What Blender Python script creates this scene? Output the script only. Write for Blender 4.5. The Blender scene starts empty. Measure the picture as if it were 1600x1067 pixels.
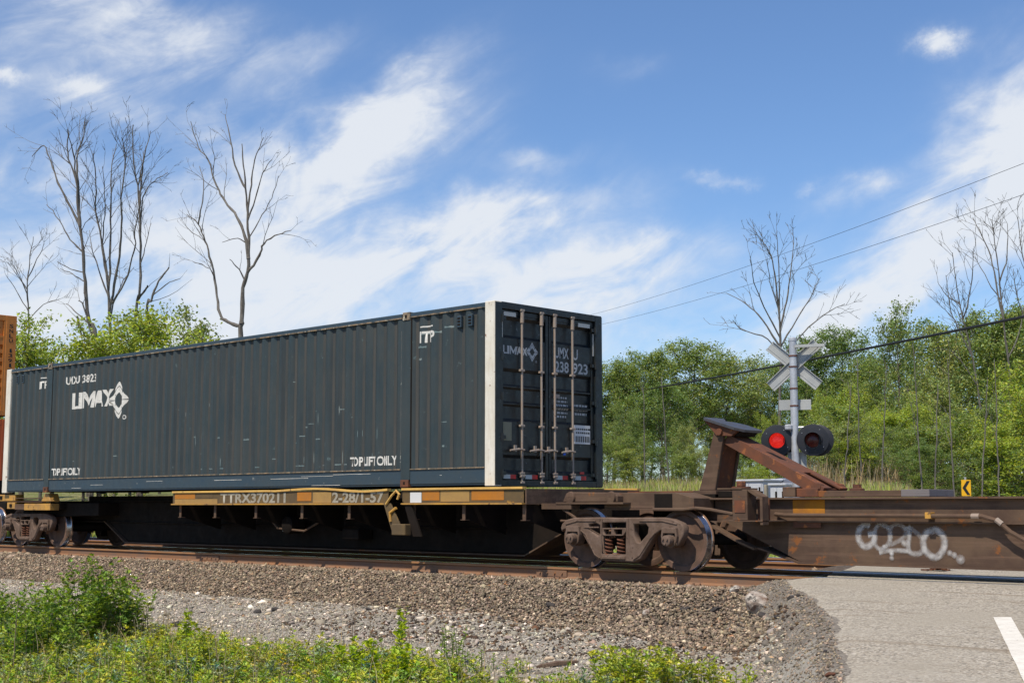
import bpy, bmesh, math, random
import numpy as np
from mathutils import Vector, Matrix
random.seed(7); rng = np.random.default_rng(7)
C = bpy.context.scene.collection
SC = bpy.context.scene
# ------------------------------------------------------------------ camera
F, CX, CD, CH = 2168.3, 31.219, 15.382, 0.899
YAW, PITCH = 0.7626, 0.1184
cam_d = bpy.data.cameras.new('camera'); cam = bpy.data.objects.new('camera', cam_d); C.objects.link(cam)
cam.location = (CX, -CD, CH); cam.rotation_euler = (math.pi/2 + PITCH, 0, YAW)
cam_d.sensor_width = 36; cam_d.lens = F*36/1600; cam_d.clip_start = .1; cam_d.clip_end = 3000
SC.camera = cam
SC.view_settings.view_transform = 'Standard'; SC.view_settings.look = 'None'
SC.view_settings.exposure = 0.0; SC.view_settings.gamma = 1
SC.cycles.max_bounces = 6; SC.cycles.diffuse_bounces = 3; SC.cycles.transparent_max_bounces = 8
# unit camera axes, used only to find where a thing stands in the world
cfw = np.array([-math.sin(YAW)*math.cos(PITCH), math.cos(YAW)*math.cos(PITCH), math.sin(PITCH)])
crt = np.array([math.cos(YAW), math.sin(YAW), 0.]); cup = np.cross(crt, cfw); cpos = np.array([CX, -CD, CH])
def ray(u, v): return cfw*F + crt*(u-800) - cup*(v-533.5)
def atY(u, v, Y): d = ray(u, v); return cpos + d*((Y+CD)/d[1])
def atX(u, v, X): d = ray(u, v); return cpos + d*((X-CX)/d[0])
def atZ(u, v, Z): d = ray(u, v); return cpos + d*((Z-CH)/d[2])
def atD(u, v, D): d = ray(u, v); return cpos + d*(D/F)
def proj(p):
    d = np.asarray(p) - cpos; z = d@cfw
    return 800 + F*(d@crt)/z, 533.5 - F*(d@cup)/z
# ------------------------------------------------------------------ light
SUN = Vector((0.14, -1.0, 1.57)).normalized()
sun_el = math.asin(SUN.z); sun_az = math.atan2(SUN.x, SUN.y)
sd = bpy.data.lights.new('sun', 'SUN'); so = bpy.data.objects.new('sun', sd); C.objects.link(so)
sd.energy = 5.0; sd.angle = math.radians(.53); sd.color = (1, .915, .77)
so.rotation_euler = (-SUN).to_track_quat('-Z', 'Y').to_euler(); so.location = (0, -20, 40)
W = bpy.data.worlds.new('World'); SC.world = W; W.use_nodes = True
def build_world():
    nt = W.node_tree; N = nt.nodes; L = nt.links; N.clear()
    def M(op, a, b=None, c=None):
        n = N.new('ShaderNodeMath'); n.operation = op
        for i, x in enumerate((a, b, c)):
            if x is None: continue
            if isinstance(x, (int, float)): n.inputs[i].default_value = x
            else: L.new(x, n.inputs[i])
        return n.outputs[0]
    out = N.new('ShaderNodeOutputWorld'); bg = N.new('ShaderNodeBackground'); bg.inputs[1].default_value = .088
    sky = N.new('ShaderNodeTexSky'); sky.sky_type = 'NISHITA'; sky.sun_disc = False
    sky.sun_elevation = sun_el; sky.sun_rotation = sun_az; sky.air_density = 1.0; sky.dust_density = .3; sky.ozone_density = 2.5
    tc = N.new('ShaderNodeTexCoord'); sp = N.new('ShaderNodeSeparateXYZ'); L.new(tc.outputs['Generated'], sp.inputs[0])
    az = M('ARCTAN2', sp.outputs[0], sp.outputs[1]); el = M('ARCSINE', sp.outputs[2])
    U = M('MULTIPLY_ADD', az, 2168., 800 + YAW*2168); V = M('MULTIPLY_ADD', el, -2168., 791.)
    cb = N.new('ShaderNodeCombineXYZ'); L.new(U, cb.inputs[0]); L.new(V, cb.inputs[1])
    def noise(scale, det, rough, mp=None, dist=0):
        m = N.new('ShaderNodeMapping'); L.new(cb.outputs[0], m.inputs[0])
        if mp: m.vector_type = 'TEXTURE'; m.inputs['Rotation'].default_value = (0, 0, -mp[0]); m.inputs['Scale'].default_value = (1/mp[1], 1/mp[2], 1)
        n = N.new('ShaderNodeTexNoise'); n.inputs['Scale'].default_value = scale; n.inputs['Detail'].default_value = det
        n.inputs['Roughness'].default_value = rough; n.inputs['Distortion'].default_value = dist; L.new(m.outputs[0], n.inputs[0]); return n
    wn = noise(.006, 5, .6); ws = N.new('ShaderNodeSeparateColor'); L.new(wn.outputs['Color'], ws.inputs[0])
    U2 = M('MULTIPLY_ADD', M('SUBTRACT', ws.outputs[0], .5), 150., U)
    V2 = M('MULTIPLY_ADD', M('SUBTRACT', ws.outputs[1], .5), 130., V)
    n2 = noise(.03, 5, .7); w2 = N.new('ShaderNodeSeparateColor'); L.new(n2.outputs['Color'], w2.inputs[0])
    Us = M('MULTIPLY_ADD', M('SUBTRACT', w2.outputs[0], .5), 45., U); Vs = M('MULTIPLY_ADD', M('SUBTRACT', w2.outputs[1], .5), 30., V)
    acc = None
    big = [(240,40,170,60,-14,.95),(120,70,170,110,-5,.45),(640,135,130,42,38,.95),(560,240,200,65,26,1.1),(400,320,210,100,32,.85),
     (700,365,260,42,10,1.15),(500,430,300,75,14,.95),(900,435,290,50,7,1.0),(840,255,95,24,5,.5),(120,420,230,110,0,.75),(60,270,140,50,0,.5),
     (260,190,170,32,-12,.55),(1610,200,80,120,20,.9),(1510,330,240,75,38,.8),(1400,440,230,60,28,.8),(1000,510,420,40,3,.55),(500,90,90,30,20,.3),
     (720,470,320,60,8,.7),(990,110,60,25,0,.28),(200,520,400,60,0,.6),(1720,250,200,150,30,.9),(-250,200,260,90,20,.7),(-350,450,300,80,5,.8),(1250,560,500,60,0,.45),
     (1350,290,90,26,8,.5)]
    small = [(1467,66,34,19,0,1.7),(1113,282,30,13,-8,1.1),(1163,286,28,11,0,.9),(1362,282,34,18,0,.6),(1262,293,16,10,20,.6),(130,135,42,14,-5,.75),(8,118,30,8,0,.6)]
    for lst, u, v in ((big, U2, V2), (small, Us, Vs)):
        for (x, y, a, b, ang, w) in lst:
            rd = ray(x, y); rd = rd/np.linalg.norm(rd); x = float(math.atan2(rd[0], rd[1])+YAW)*2168+800; y = 791-math.asin(rd[2])*2168; w *= .86 if lst is big else .95
            c, s = math.cos(math.radians(ang)), math.sin(math.radians(ang))
            dx = M('SUBTRACT', u, float(x)); dy = M('SUBTRACT', v, float(y))
            p = M('MULTIPLY', M('SUBTRACT', M('MULTIPLY', dx, c), M('MULTIPLY', dy, s)), 1/a)
            q = M('MULTIPLY', M('ADD', M('MULTIPLY', dx, s), M('MULTIPLY', dy, c)), 1/b)
            r2 = M('ADD', M('MULTIPLY', p, p), M('MULTIPLY', q, q))
            g = M('MULTIPLY', M('POWER', math.e, M('MULTIPLY', r2, -1.1)), w)
            acc = g if acc is None else M('ADD', acc, g)
    # the rest of the sky carries the same thin streaked cloud
    gn = noise(.0016, 5, .6, (.4, .6, 1.5), .4)
    out_f = M('GREATER_THAN', M('MAXIMUM', M('MULTIPLY', M('ABSOLUTE', M('SUBTRACT', U, 800.)), 1/1250), M('MULTIPLY', M('SUBTRACT', 250., V), 1/560)), 1.)
    mr = N.new('ShaderNodeMapRange'); L.new(M('MAXIMUM', M('MULTIPLY', M('ABSOLUTE', M('SUBTRACT', U, 800.)), 1/1000), M('MULTIPLY', M('SUBTRACT', 250., V), 1/400)), mr.inputs[0])
    mr.inputs[1].default_value = .8; mr.inputs[2].default_value = 1.5
    gen = M('MULTIPLY', M('MULTIPLY', M('MAXIMUM', M('SUBTRACT', gn.outputs[0], .50), 0.), 4.5), mr.outputs[0])
    acc = M('ADD', acc, gen)
    st = noise(.0085, 8, .56, (.45, .5, 1.25), 1.0); st2 = noise(.022, 8, .62, (.3, .6, 1.2), .8)
    tex = M('ADD', M('MULTIPLY', st.outputs[0], 1.35), M('MULTIPLY', st2.outputs[0], .5))     # about .9
    dens = M('MULTIPLY', acc, M('POWER', tex, 2.4))
    d2 = N.new('ShaderNodeMapRange'); d2.interpolation_type = 'SMOOTHSTEP'; L.new(dens, d2.inputs[0])
    d2.inputs[1].default_value = -.05; d2.inputs[2].default_value = 1.15; d2.inputs[4].default_value = .93
    hs = N.new('ShaderNodeHueSaturation'); hs.inputs['Saturation'].default_value = 1.0; L.new(sky.outputs[0], hs.inputs['Color'])
    tint = N.new('ShaderNodeMix'); tint.data_type = 'RGBA'; tint.blend_type = 'MULTIPLY'; tint.inputs[0].default_value = 1
    L.new(hs.outputs[0], tint.inputs[6]); tint.inputs[7].default_value = SKY_TINT
    mx = N.new('ShaderNodeMix'); mx.data_type = 'RGBA'; L.new(d2.outputs[0], mx.inputs[0]); L.new(tint.outputs[2], mx.inputs[6])
    mx.inputs[7].default_value = (9.2, 9.6, 10.2, 1)
    L.new(mx.outputs[2], bg.inputs[0]); L.new(bg.outputs[0], out.inputs[0])
SKY_TINT = (1.12, 1.34, 1.62, 1)
build_world()
# ------------------------------------------------------------------ materials
def mat(name, base, rough=.7, metal=0., var=None, vscale=3., vamt=.5, streak=None, samt=.4, sscale=(7, 7, .5), spots=None, spamt=.5, spscale=12,
        bump=.15, bscale=60, spec=.4, tint=None, backface=None):
    m = bpy.data.materials.new(name); m.use_nodes = True; nt = m.node_tree; N = nt.nodes; L = nt.links
    b = N['Principled BSDF']; b.inputs['Roughness'].default_value = rough; b.inputs['Metallic'].default_value = metal
    b.inputs['Specular IOR Level'].default_value = spec
    tc = N.new('ShaderNodeTexCoord'); src = tc.outputs['Object']
    def noise(sc, det=5, mp=None):
        n = N.new('ShaderNodeTexNoise'); n.inputs['Scale'].default_value = sc; n.inputs['Detail'].default_value = det; n.inputs['Roughness'].default_value = .65
        if mp:
            g = N.new('ShaderNodeMapping'); g.inputs['Scale'].default_value = mp; L.new(src, g.inputs[0]); L.new(g.outputs[0], n.inputs[0])
        else: L.new(src, n.inputs[0])
        return n.outputs[0]
    def mix(fac, a, bcol):
        x = N.new('ShaderNodeMix'); x.data_type = 'RGBA'; L.new(fac, x.inputs[0])
        if isinstance(a, tuple): x.inputs[6].default_value = (*a, 1)
        else: L.new(a, x.inputs[6])
        if isinstance(bcol, tuple): x.inputs[7].default_value = (*bcol, 1)
        else: L.new(bcol, x.inputs[7])
        return x.outputs[2]
    def rng_(o, lo, hi, top=1.):
        r = N.new('ShaderNodeMapRange'); L.new(o, r.inputs[0]); r.inputs[1].default_value = lo; r.inputs[2].default_value = hi; r.inputs[4].default_value = top; return r.outputs[0]
    col = base
    if var: col = mix(rng_(noise(vscale), .38, .62, vamt), col, var)
    if streak: col = mix(rng_(noise(1., 4, sscale), .5, .68, samt), col, streak)
    if spots: col = mix(rng_(noise(spscale, 8), 1-.42-.1*spamt, 1-.36-.1*spamt, .9), col, spots)
    if isinstance(col, tuple): b.inputs['Base Color'].default_value = (*col, 1)
    else: L.new(col, b.inputs['Base Color'])
    if tint:
        a = N.new('ShaderNodeAttribute'); a.attribute_name = 'tint'
        x = N.new('ShaderNodeMix'); x.data_type = 'RGBA'; x.blend_type = 'MULTIPLY'; x.inputs[0].default_value = 1
        if isinstance(col, tuple): x.inputs[6].default_value = (*col, 1)
        else: L.new(col, x.inputs[6])
        L.new(a.outputs['Color'], x.inputs[7]); L.new(x.outputs[2], b.inputs['Base Color'])
    if bump:
        bn = N.new('ShaderNodeBump'); bn.inputs['Strength'].default_value = bump; bn.inputs['Distance'].default_value = .01
        L.new(noise(bscale, 4), bn.inputs['Height']); L.new(bn.outputs[0], b.inputs['Normal'])
    if rough > .3 and rough < .9:
        r = rng_(noise(9, 4), .3, .7); g = N.new('ShaderNodeMapRange'); L.new(r, g.inputs[0]); g.inputs[3].default_value = rough-.12; g.inputs[4].default_value = min(rough+.15, 1)
        L.new(g.outputs[0], b.inputs['Roughness'])
    return m
def leafmat(name, col, trans=.35, var=.3, rough=.5, col2=None):
    m = bpy.data.materials.new(name); m.use_nodes = True; nt = m.node_tree; N = nt.nodes; L = nt.links; N.clear()
    o = N.new('ShaderNodeOutputMaterial'); a = N.new('ShaderNodeAttribute'); a.attribute_name = 'tint'
    mu = N.new('ShaderNodeMix'); mu.data_type = 'RGBA'; mu.blend_type = 'MULTIPLY'; mu.inputs[0].default_value = 1
    mu.inputs[6].default_value = (*col, 1); L.new(a.outputs['Color'], mu.inputs[7])
    p = N.new('ShaderNodeBsdfPrincipled'); p.inputs['Roughness'].default_value = rough; p.inputs['Specular IOR Level'].default_value = .35
    L.new(mu.outputs[2], p.inputs['Base Color'])
    t = N.new('ShaderNodeBsdfTranslucent'); h = N.new('ShaderNodeMix'); h.data_type = 'RGBA'; h.blend_type = 'MULTIPLY'; h.inputs[0].default_value = 1
    L.new(mu.outputs[2], h.inputs[6]); h.inputs[7].default_value = (1.5, 1.5, .5, 1); L.new(h.outputs[2], t.inputs[0])
    s = N.new('ShaderNodeMixShader'); s.inputs[0].default_value = trans; L.new(p.outputs[0], s.inputs[1]); L.new(t.outputs[0], s.inputs[2]); L.new(s.outputs[0], o.inputs[0])
    return m
m_teal = mat('container_paint', (.028, .043, .049), .5, spec=.35, var=(.044, .052, .052), vscale=.9, vamt=.9, streak=(.026, .03, .032), samt=.8, sscale=(5, 5, .25), spots=(.10, .15, .16), spamt=-.75, spscale=9, bump=.1)
m_teal2 = mat('container_rail_paint', (.028, .05, .072), .45, var=(.04, .055, .065), vscale=2, vamt=.7, spots=(.3, .3, .28), spamt=-.75, spscale=11, bump=.1)
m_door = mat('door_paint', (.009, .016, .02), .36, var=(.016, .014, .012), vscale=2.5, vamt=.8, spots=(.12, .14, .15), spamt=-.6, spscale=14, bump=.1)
m_worn = mat('worn_edge', (.05, .06, .06), .6, var=(.35, .24, .14), vscale=6, vamt=.9, spots=(.5, .45, .35), spamt=.1, spscale=14)
m_worn2 = mat('scraped_edge', (.05, .06, .062), .6, var=(.09, .09, .085), vscale=6, vamt=.9, spots=(.4, .4, .36), spamt=-.25, spscale=9)
m_dusty = mat('dusty_container_paint', (.062, .060, .056), .6, spec=.2, var=(.045, .05, .05), vscale=1.1, vamt=.9, streak=(.08, .075, .066), samt=.6, sscale=(5, 5, .3), bump=.1)
m_scrape = mat('scraped_paint', (.12, .18, .19), .6, var=(.22, .25, .24), vscale=5, vamt=.9, bump=0)
m_white = mat('white_post_paint', (.72, .68, .6), .55, var=(.6, .54, .44), vscale=3, vamt=.7, streak=(.42, .33, .24), samt=.35, sscale=(25, 25, 2), spots=(.22, .1, .05), spamt=-.3, spscale=8)
m_letter = mat('white_lettering', (.66, .64, .6), .6, var=(.5, .48, .44), vscale=8, vamt=.6, spots=(.1, .12, .13), spamt=-.35, spscale=22, bump=0)
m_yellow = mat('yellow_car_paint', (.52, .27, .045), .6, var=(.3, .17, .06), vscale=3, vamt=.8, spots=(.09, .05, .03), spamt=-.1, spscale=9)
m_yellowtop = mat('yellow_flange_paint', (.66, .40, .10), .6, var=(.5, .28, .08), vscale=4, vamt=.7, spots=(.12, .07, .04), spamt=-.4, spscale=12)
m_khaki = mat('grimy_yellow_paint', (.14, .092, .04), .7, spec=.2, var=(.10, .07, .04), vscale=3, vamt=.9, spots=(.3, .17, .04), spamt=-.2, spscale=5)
m_orange = mat('orange_reflector', (.42, .15, .01), .6, var=(.3, .13, .03), vscale=5, vamt=.5, bump=0)
m_gletter = mat('grey_lettering', (.34, .31, .25), .65, var=(.25, .21, .15), vscale=9, vamt=.8, bump=0)
m_brown = mat('brown_car_steel', (.12, .078, .052), .8, spec=.12, var=(.08, .05, .037), vscale=2.5, vamt=.9, streak=(.16, .10, .07), samt=.7, sscale=(.5, 6, 11), spots=(.22, .085, .03), spamt=-.15, spscale=3.5)
m_dark = mat('grimy_shade_steel', (.012, .0095, .008), .8, spec=.1, var=(.02, .014, .011), vscale=3, vamt=.8)  # grimy steel, its colour lowered to deepen the shade under the train
m_rust = mat('rusty_steel', (.16, .062, .034), .8, spec=.15, var=(.10, .05, .035), vscale=4, vamt=.9, spots=(.3, .11, .04), spamt=-.1, spscale=7)
m_frame = mat('dusty_cast_steel', (.16, .11, .085), .85, spec=.12, var=(.11, .072, .052), vscale=5, vamt=.9, spots=(.06, .04, .03), spamt=-.2, spscale=18, bump=.5, bscale=25)
m_wheel = mat('brown_wheel', (.15, .09, .066), .8, spec=.12, var=(.09, .06, .045), vscale=6, vamt=.8)
m_tread = mat('polished_tread', (.5, .5, .52), .22, 1., bump=0)
m_plate = mat('greased_plate', (.045, .047, .055), .45, var=(.07, .06, .06), vscale=5, vamt=.6)
m_railtop = mat('polished_rail', (.55, .55, .58), .12, 1., bump=0)
m_rail = mat('rusty_rail', (.24, .13, .075), .85, spec=.1, var=(.19, .12, .085), vscale=2, vamt=.9, streak=(.3, .13, .05), samt=.4, sscale=(.8, 5, 5), spots=(.34, .15, .06), spamt=-.3, spscale=15, bump=.3)
m_railhead = mat('rusty_railhead', (.36, .17, .07), .7, var=(.27, .15, .08), vscale=2, vamt=.8)
m_tie = mat('old_timber', (.07, .055, .045), .9, var=(.11, .09, .07), vscale=6, vamt=.7, sscale=(9, 1, 9), streak=(.03, .02, .015))
m_galv = mat('galvanised_steel', (.5, .52, .55), .45, .3, var=(.36, .38, .42), vscale=6, vamt=.8, streak=(.3, .2, .13), samt=.25, sscale=(14, 14, 1))
m_alum = mat('aluminium_sheet', (.4, .41, .4), .55, .15, var=(.3, .31, .31), vscale=3, vamt=.6, bump=.05)
m_blackp = mat('matt_black_disc', (.012, .014, .02), .55, var=(.02, .022, .03), vscale=4, vamt=.6, bump=.05)
m_cable = mat('black_cable', (.015, .015, .017), .6, bump=0)
m_box = mat('grey_white_cabinet', (.5, .52, .56), .5, var=(.4, .42, .47), vscale=2, vamt=.7, streak=(.25, .22, .2), samt=.2)
m_signy = mat('yellow_sign', (.8, .42, .01), .45, bump=0); m_signk = mat('black_sign_print', (.012, .012, .012), .5, bump=0)
m_wood = mat('grey_post_wood', (.33, .3, .23), .85, var=(.22, .19, .15), vscale=8, vamt=.8)
m_bark = mat('grey_bark', (.12, .105, .09), .9, var=(.19, .175, .155), vscale=5, vamt=.9, sscale=(20, 20, 3), streak=(.06, .05, .04), bump=.6, bscale=18)
m_bark2 = mat('brown_bark', (.10, .08, .06), .9, var=(.17, .15, .12), vscale=4, vamt=.9, bump=.6, bscale=18)
m_corange = mat('orange_container_paint', (.62, .21, .035), .5, var=(.4, .15, .04), vscale=2, vamt=.6, streak=(.3, .13, .05), samt=.3, bump=.05)
m_cred = mat('red_orange_container_paint', (.5, .09, .02), .5, var=(.42, .08, .02), vscale=2, vamt=.6, bump=.05)
m_red = mat('reflective_red', (.5, .02, .02), .4, bump=0); m_silver = mat('reflective_silver', (.5, .5, .48), .4, bump=0)
m_paper = mat('white_label', (.6, .6, .6), .6, bump=0); m_blue = mat('blue_seal', (.01, .1, .6), .4, bump=0)
m_bar = mat('beige_lock_bar', (.29, .245, .205), .5, var=(.3, .22, .17), vscale=8, vamt=.8, spots=(.12, .06, .04), spamt=-.3, spscale=18)
m_stone = mat('ballast_stone', (.25, .2, .15), .85, tint=True, bump=.5, bscale=60)
m_coal0 = mat('dark_crumb', (.05, .035, .025), .9, tint=True, bump=.3)
m_gravelstone = mat('pale_gravel', (.36, .325, .275), .85, tint=True, bump=.4, bscale=80)
m_paintline = mat('road_paint', (.72, .68, .6), .7, var=(.55, .5, .43), vscale=7, vamt=.6, spots=(.2, .18, .15), spamt=-.3, spscale=30)
m_straw = leafmat('dry_straw', (.36, .28, .17), .2); m_straw2 = leafmat('pale_grass', (.40, .44, .12), .35)
L_mid = leafmat('leaf_mid_green', (.23, .29, .095), .42); L_dark = leafmat('leaf_deep_green', (.18, .25, .08), .4)
L_yel = leafmat('leaf_yellow_green', (.32, .38, .075), .45); L_olive = leafmat('leaf_olive', (.29, .33, .12), .42)
L_herb = leafmat('herb_leaf', (.50, .55, .09), .4); L_herbd = leafmat('herb_leaf_deep', (.25, .36, .045), .34); L_vine = leafmat('vine_leaf', (.42, .5, .035), .45)
L_silver = leafmat('herb_leaf_silvery', (.32, .38, .2), .25)

def lens_mat():
    m = bpy.data.materials.new('lit_red_lens'); m.use_nodes = True; nt = m.node_tree; N = nt.nodes; L = nt.links
    b = N['Principled BSDF']; b.inputs['Base Color'].default_value = (.6, .01, .005, 1); b.inputs['Roughness'].default_value = .3
    v = N.new('ShaderNodeTexVoronoi'); v.inputs['Scale'].default_value = 55; tc = N.new('ShaderNodeTexCoord'); L.new(tc.outputs['Object'], v.inputs[0])
    r = N.new('ShaderNodeValToRGB'); r.color_ramp.elements[0].color = (1, .07, .04, 1); r.color_ramp.elements[1].color = (.45, .006, .004, 1); r.color_ramp.elements[1].position = .55
    L.new(v.outputs[0], r.inputs[0]); L.new(r.outputs[0], b.inputs['Emission Color']); b.inputs['Emission Strength'].default_value = 1.0
    return m
m_lens = lens_mat(); m_lensoff = mat('unlit_red_lens', (.09, .012, .008), .25, bump=0)
# ground materials
def ground_mat(name, cols, scale, bumpd=.02, fine=180, big=None, bigcol=None, lines=None):
    m = bpy.data.materials.new(name); m.use_nodes = True; nt = m.node_tree; N = nt.nodes; L = nt.links
    b = N['Principled BSDF']; b.inputs['Roughness'].default_value = .92; b.inputs['Specular IOR Level'].default_value = .15
    tc = N.new('ShaderNodeTexCoord'); v = N.new('ShaderNodeTexVoronoi'); v.inputs['Scale'].default_value = scale; L.new(tc.outputs['Object'], v.inputs[0])
    s = N.new('ShaderNodeSeparateColor'); L.new(v.outputs['Color'], s.inputs[0])
    r = N.new('ShaderNodeValToRGB'); L.new(s.outputs[0], r.inputs[0]); e = r.color_ramp.elements
    e[0].color = (*cols[0], 1); e[1].color = (*cols[-1], 1)
    for i, c in enumerate(cols[1:-1]): x = e.new((i+1)/(len(cols)-1)); x.color = (*c, 1)
    n = N.new('ShaderNodeTexNoise'); n.inputs['Scale'].default_value = big or .6; n.inputs['Detail'].default_value = 6; L.new(tc.outputs['Object'], n.inputs[0])
    mr = N.new('ShaderNodeMapRange'); L.new(n.outputs[0], mr.inputs[0]); mr.inputs[1].default_value = .4; mr.inputs[2].default_value = .62; mr.inputs[4].default_value = .75
    x = N.new('ShaderNodeMix'); x.data_type = 'RGBA'; L.new(mr.outputs[0], x.inputs[0]); L.new(r.outputs[0], x.inputs[6]); x.inputs[7].default_value = (*(bigcol or cols[1]), 1)
    L.new(x.outputs[2], b.inputs['Base Color'])
    if lines:
        for lc, sc_, lo, hi, amt in lines:
            g = N.new('ShaderNodeMapping'); g.inputs['Scale'].default_value = sc_; L.new(tc.outputs['Object'], g.inputs[0]); q = N.new('ShaderNodeTexNoise'); q.inputs['Scale'].default_value = 1; q.inputs['Detail'].default_value = 7; q.inputs['Roughness'].default_value = .7; L.new(g.outputs[0], q.inputs[0])
            k = N.new('ShaderNodeMapRange'); L.new(q.outputs[0], k.inputs[0]); k.inputs[1].default_value = lo; k.inputs[2].default_value = hi; k.inputs[4].default_value = amt
            y = N.new('ShaderNodeMix'); y.data_type = 'RGBA'; L.new(k.outputs[0], y.inputs[0]); L.new(b.inputs['Base Color'].links[0].from_socket, y.inputs[6]); y.inputs[7].default_value = (*lc, 1); L.new(y.outputs[2], b.inputs['Base Color'])
    n2 = N.new('ShaderNodeTexNoise'); n2.inputs['Scale'].default_value = fine; n2.inputs['Detail'].default_value = 3; L.new(tc.outputs['Object'], n2.inputs[0])
    ad = N.new('ShaderNodeMath'); ad.operation = 'MULTIPLY_ADD'; L.new(v.outputs['Distance'], ad.inputs[0]); ad.inputs[1].default_value = -1.; L.new(n2.outputs[0], ad.inputs[2])
    bp = N.new('ShaderNodeBump'); bp.inputs['Distance'].default_value = bumpd; bp.inputs['Strength'].default_value = .7; L.new(ad.outputs[0], bp.inputs['Height']); L.new(bp.outputs[0], b.inputs['Normal'])
    return m
g_ballast = ground_mat('ballast_bed', [(.07, .055, .045), (.13, .1, .08), (.18, .15, .12)], 24, .03)
g_gravel = ground_mat('fine_gravel', [(.2, .175, .145), (.31, .28, .235), (.42, .385, .33), (.13, .112, .095)], 48, .012, 120, .5, (.30, .27, .23))
g_soil = ground_mat('weedy_soil', [(.1, .085, .05), (.12, .12, .04), (.18, .15, .09)], 14, .03)
g_field = ground_mat('grass_field', [(.13, .14, .04), (.19, .18, .07), (.26, .22, .11)], 2.5, .08, 20, .25, (.12, .15, .035))
g_asph = ground_mat('weathered_asphalt', [(.27, .235, .19), (.37, .33, .265), (.54, .48, .40), (.12, .105, .09), (.45, .38, .29)], 52, .008, 200,   .7, (.34, .30, .24), lines=[((.2, .15, .1), (.35, 4.5, 1), .56, .66, .7), ((.15, .13, .11), (1.2, 1.2, 1), .6, .75, .6), ((.42, .38, .32), (.5, 1.4, 1), .55, .75, .5), ((.06, .055, .05), (7, 7, 1), .70, .74, .8)])
g_asphedge = ground_mat('crumbled_asphalt', [(.10, .085, .07), (.24, .21, .175), (.34, .3, .25), (.13, .11, .09)], 50, .02, 90, 1.6, (.17, .145, .12))
# ------------------------------------------------------------------ mesh helpers
class MB:
    def __init__(s): s.v = []; s.f = []; s.m = []; s.mi = 0
    def add(s, vs, fs, mi=None):
        o = len(s.v); s.v += [tuple(map(float, p)) for p in vs]; s.f += [tuple(i+o for i in f) for f in fs]; s.m += [s.mi if mi is None else mi]*len(fs); return s
    def box(s, x0, x1, y0, y1, z0, z1, mi=None):
        v = [(x, y, z) for z in (z0, z1) for y in (y0, y1) for x in (x0, x1)]
        return s.add(v, [(0, 2, 3, 1), (4, 5, 7, 6), (0, 1, 5, 4), (2, 6, 7, 3), (0, 4, 6, 2), (1, 3, 7, 5)], mi)
    def prism(s, pts, ax, a, b, mi=None):    # polygon in the two other axes, extruded along ax from a to b
        n = len(pts)
        def P(p, t): return (t, p[0], p[1]) if ax == 'x' else (p[0], t, p[1]) if ax == 'y' else (p[0], p[1], t)
        return s.add([P(p, a) for p in pts]+[P(p, b) for p in pts], [tuple(range(n))[::-1], tuple(range(n, 2*n))]+[(i, (i+1) % n, n+(i+1) % n, n+i) for i in range(n)], mi)
    def tube(s, path, r, n=8, cap=True, mi=None):
        path = [Vector(p) for p in path]; k = len(path); rr = r if isinstance(r, (list, tuple)) else [r]*k
        vs = []; up = Vector((0, 0, 1))
        t0 = (path[1]-path[0]).normalized(); a = t0.orthogonal().normalized()
        for i, p in enumerate(path):
            t = (path[min(i+1, k-1)]-path[max(i-1, 0)]).normalized(); a = (a - t*a.dot(t))
            a = a.normalized() if a.length > 1e-6 else t.orthogonal().normalized(); b = t.cross(a)
            for j in range(n): c = 2*math.pi*j/n; vs.append(p + (a*math.cos(c)+b*math.sin(c))*rr[i])
        fs = [(i*n+j, i*n+(j+1) % n, (i+1)*n+(j+1) % n, (i+1)*n+j) for i in range(k-1) for j in range(n)]
        if cap: fs += [tuple(range(n))[::-1], tuple((k-1)*n+j for j in range(n))]
        return s.add(vs, fs, mi)
    def lathe(s, prof, c, ax='y', n=32, mi=None, mis=None):   # prof: (radius, t along axis)
        vs = []
        for r, t in prof:
            for j in range(n):
                a = 2*math.pi*j/n; u, w = r*math.cos(a), r*math.sin(a)
                vs.append((c[0]+u, c[1]+t, c[2]+w) if ax == 'y' else (c[0]+t, c[1]+u, c[2]+w) if ax == 'x' else (c[0]+u, c[1]+w, c[2]+t))
        k = len(prof); o = len(s.v); s.v += vs
        for i in range(k-1):
            for j in range(n): s.f.append(tuple(o+q for q in (i*n+j, (i+1)*n+j, (i+1)*n+(j+1) % n, i*n+(j+1) % n))); s.m.append((mis[i] if mis else (s.mi if mi is None else mi)))
        return s
    def build(s, name, mats, parent=None, bevel=0, smooth=False, label=None):
        me = bpy.data.meshes.new(name); me.from_pydata(s.v, [], s.f)
        for m in (mats if isinstance(mats, (list, tuple)) else [mats]): me.materials.append(m)
        if any(s.m): me.polygons.foreach_set('material_index', s.m)
        bm = bmesh.new(); bm.from_mesh(me)
        bmesh.ops.recalc_face_normals(bm, faces=bm.faces)
        if bevel: bmesh.ops.bevel(bm, geom=bm.edges[:], offset=bevel, segments=1, affect='EDGES', clamp_overlap=True)
        bm.to_mesh(me); bm.free()
        if smooth:
            me.polygons.foreach_set('use_smooth', [True]*len(me.polygons))
            try: me.set_sharp_from_angle(angle=math.radians(38))
            except Exception: pass
        o = bpy.data.objects.new(name, me); C.objects.link(o)
        if parent: o.parent = parent; o.matrix_parent_inverse = Matrix.Translation(-Vector(parent.location))
        if label: o['label'] = label
        return o
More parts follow.
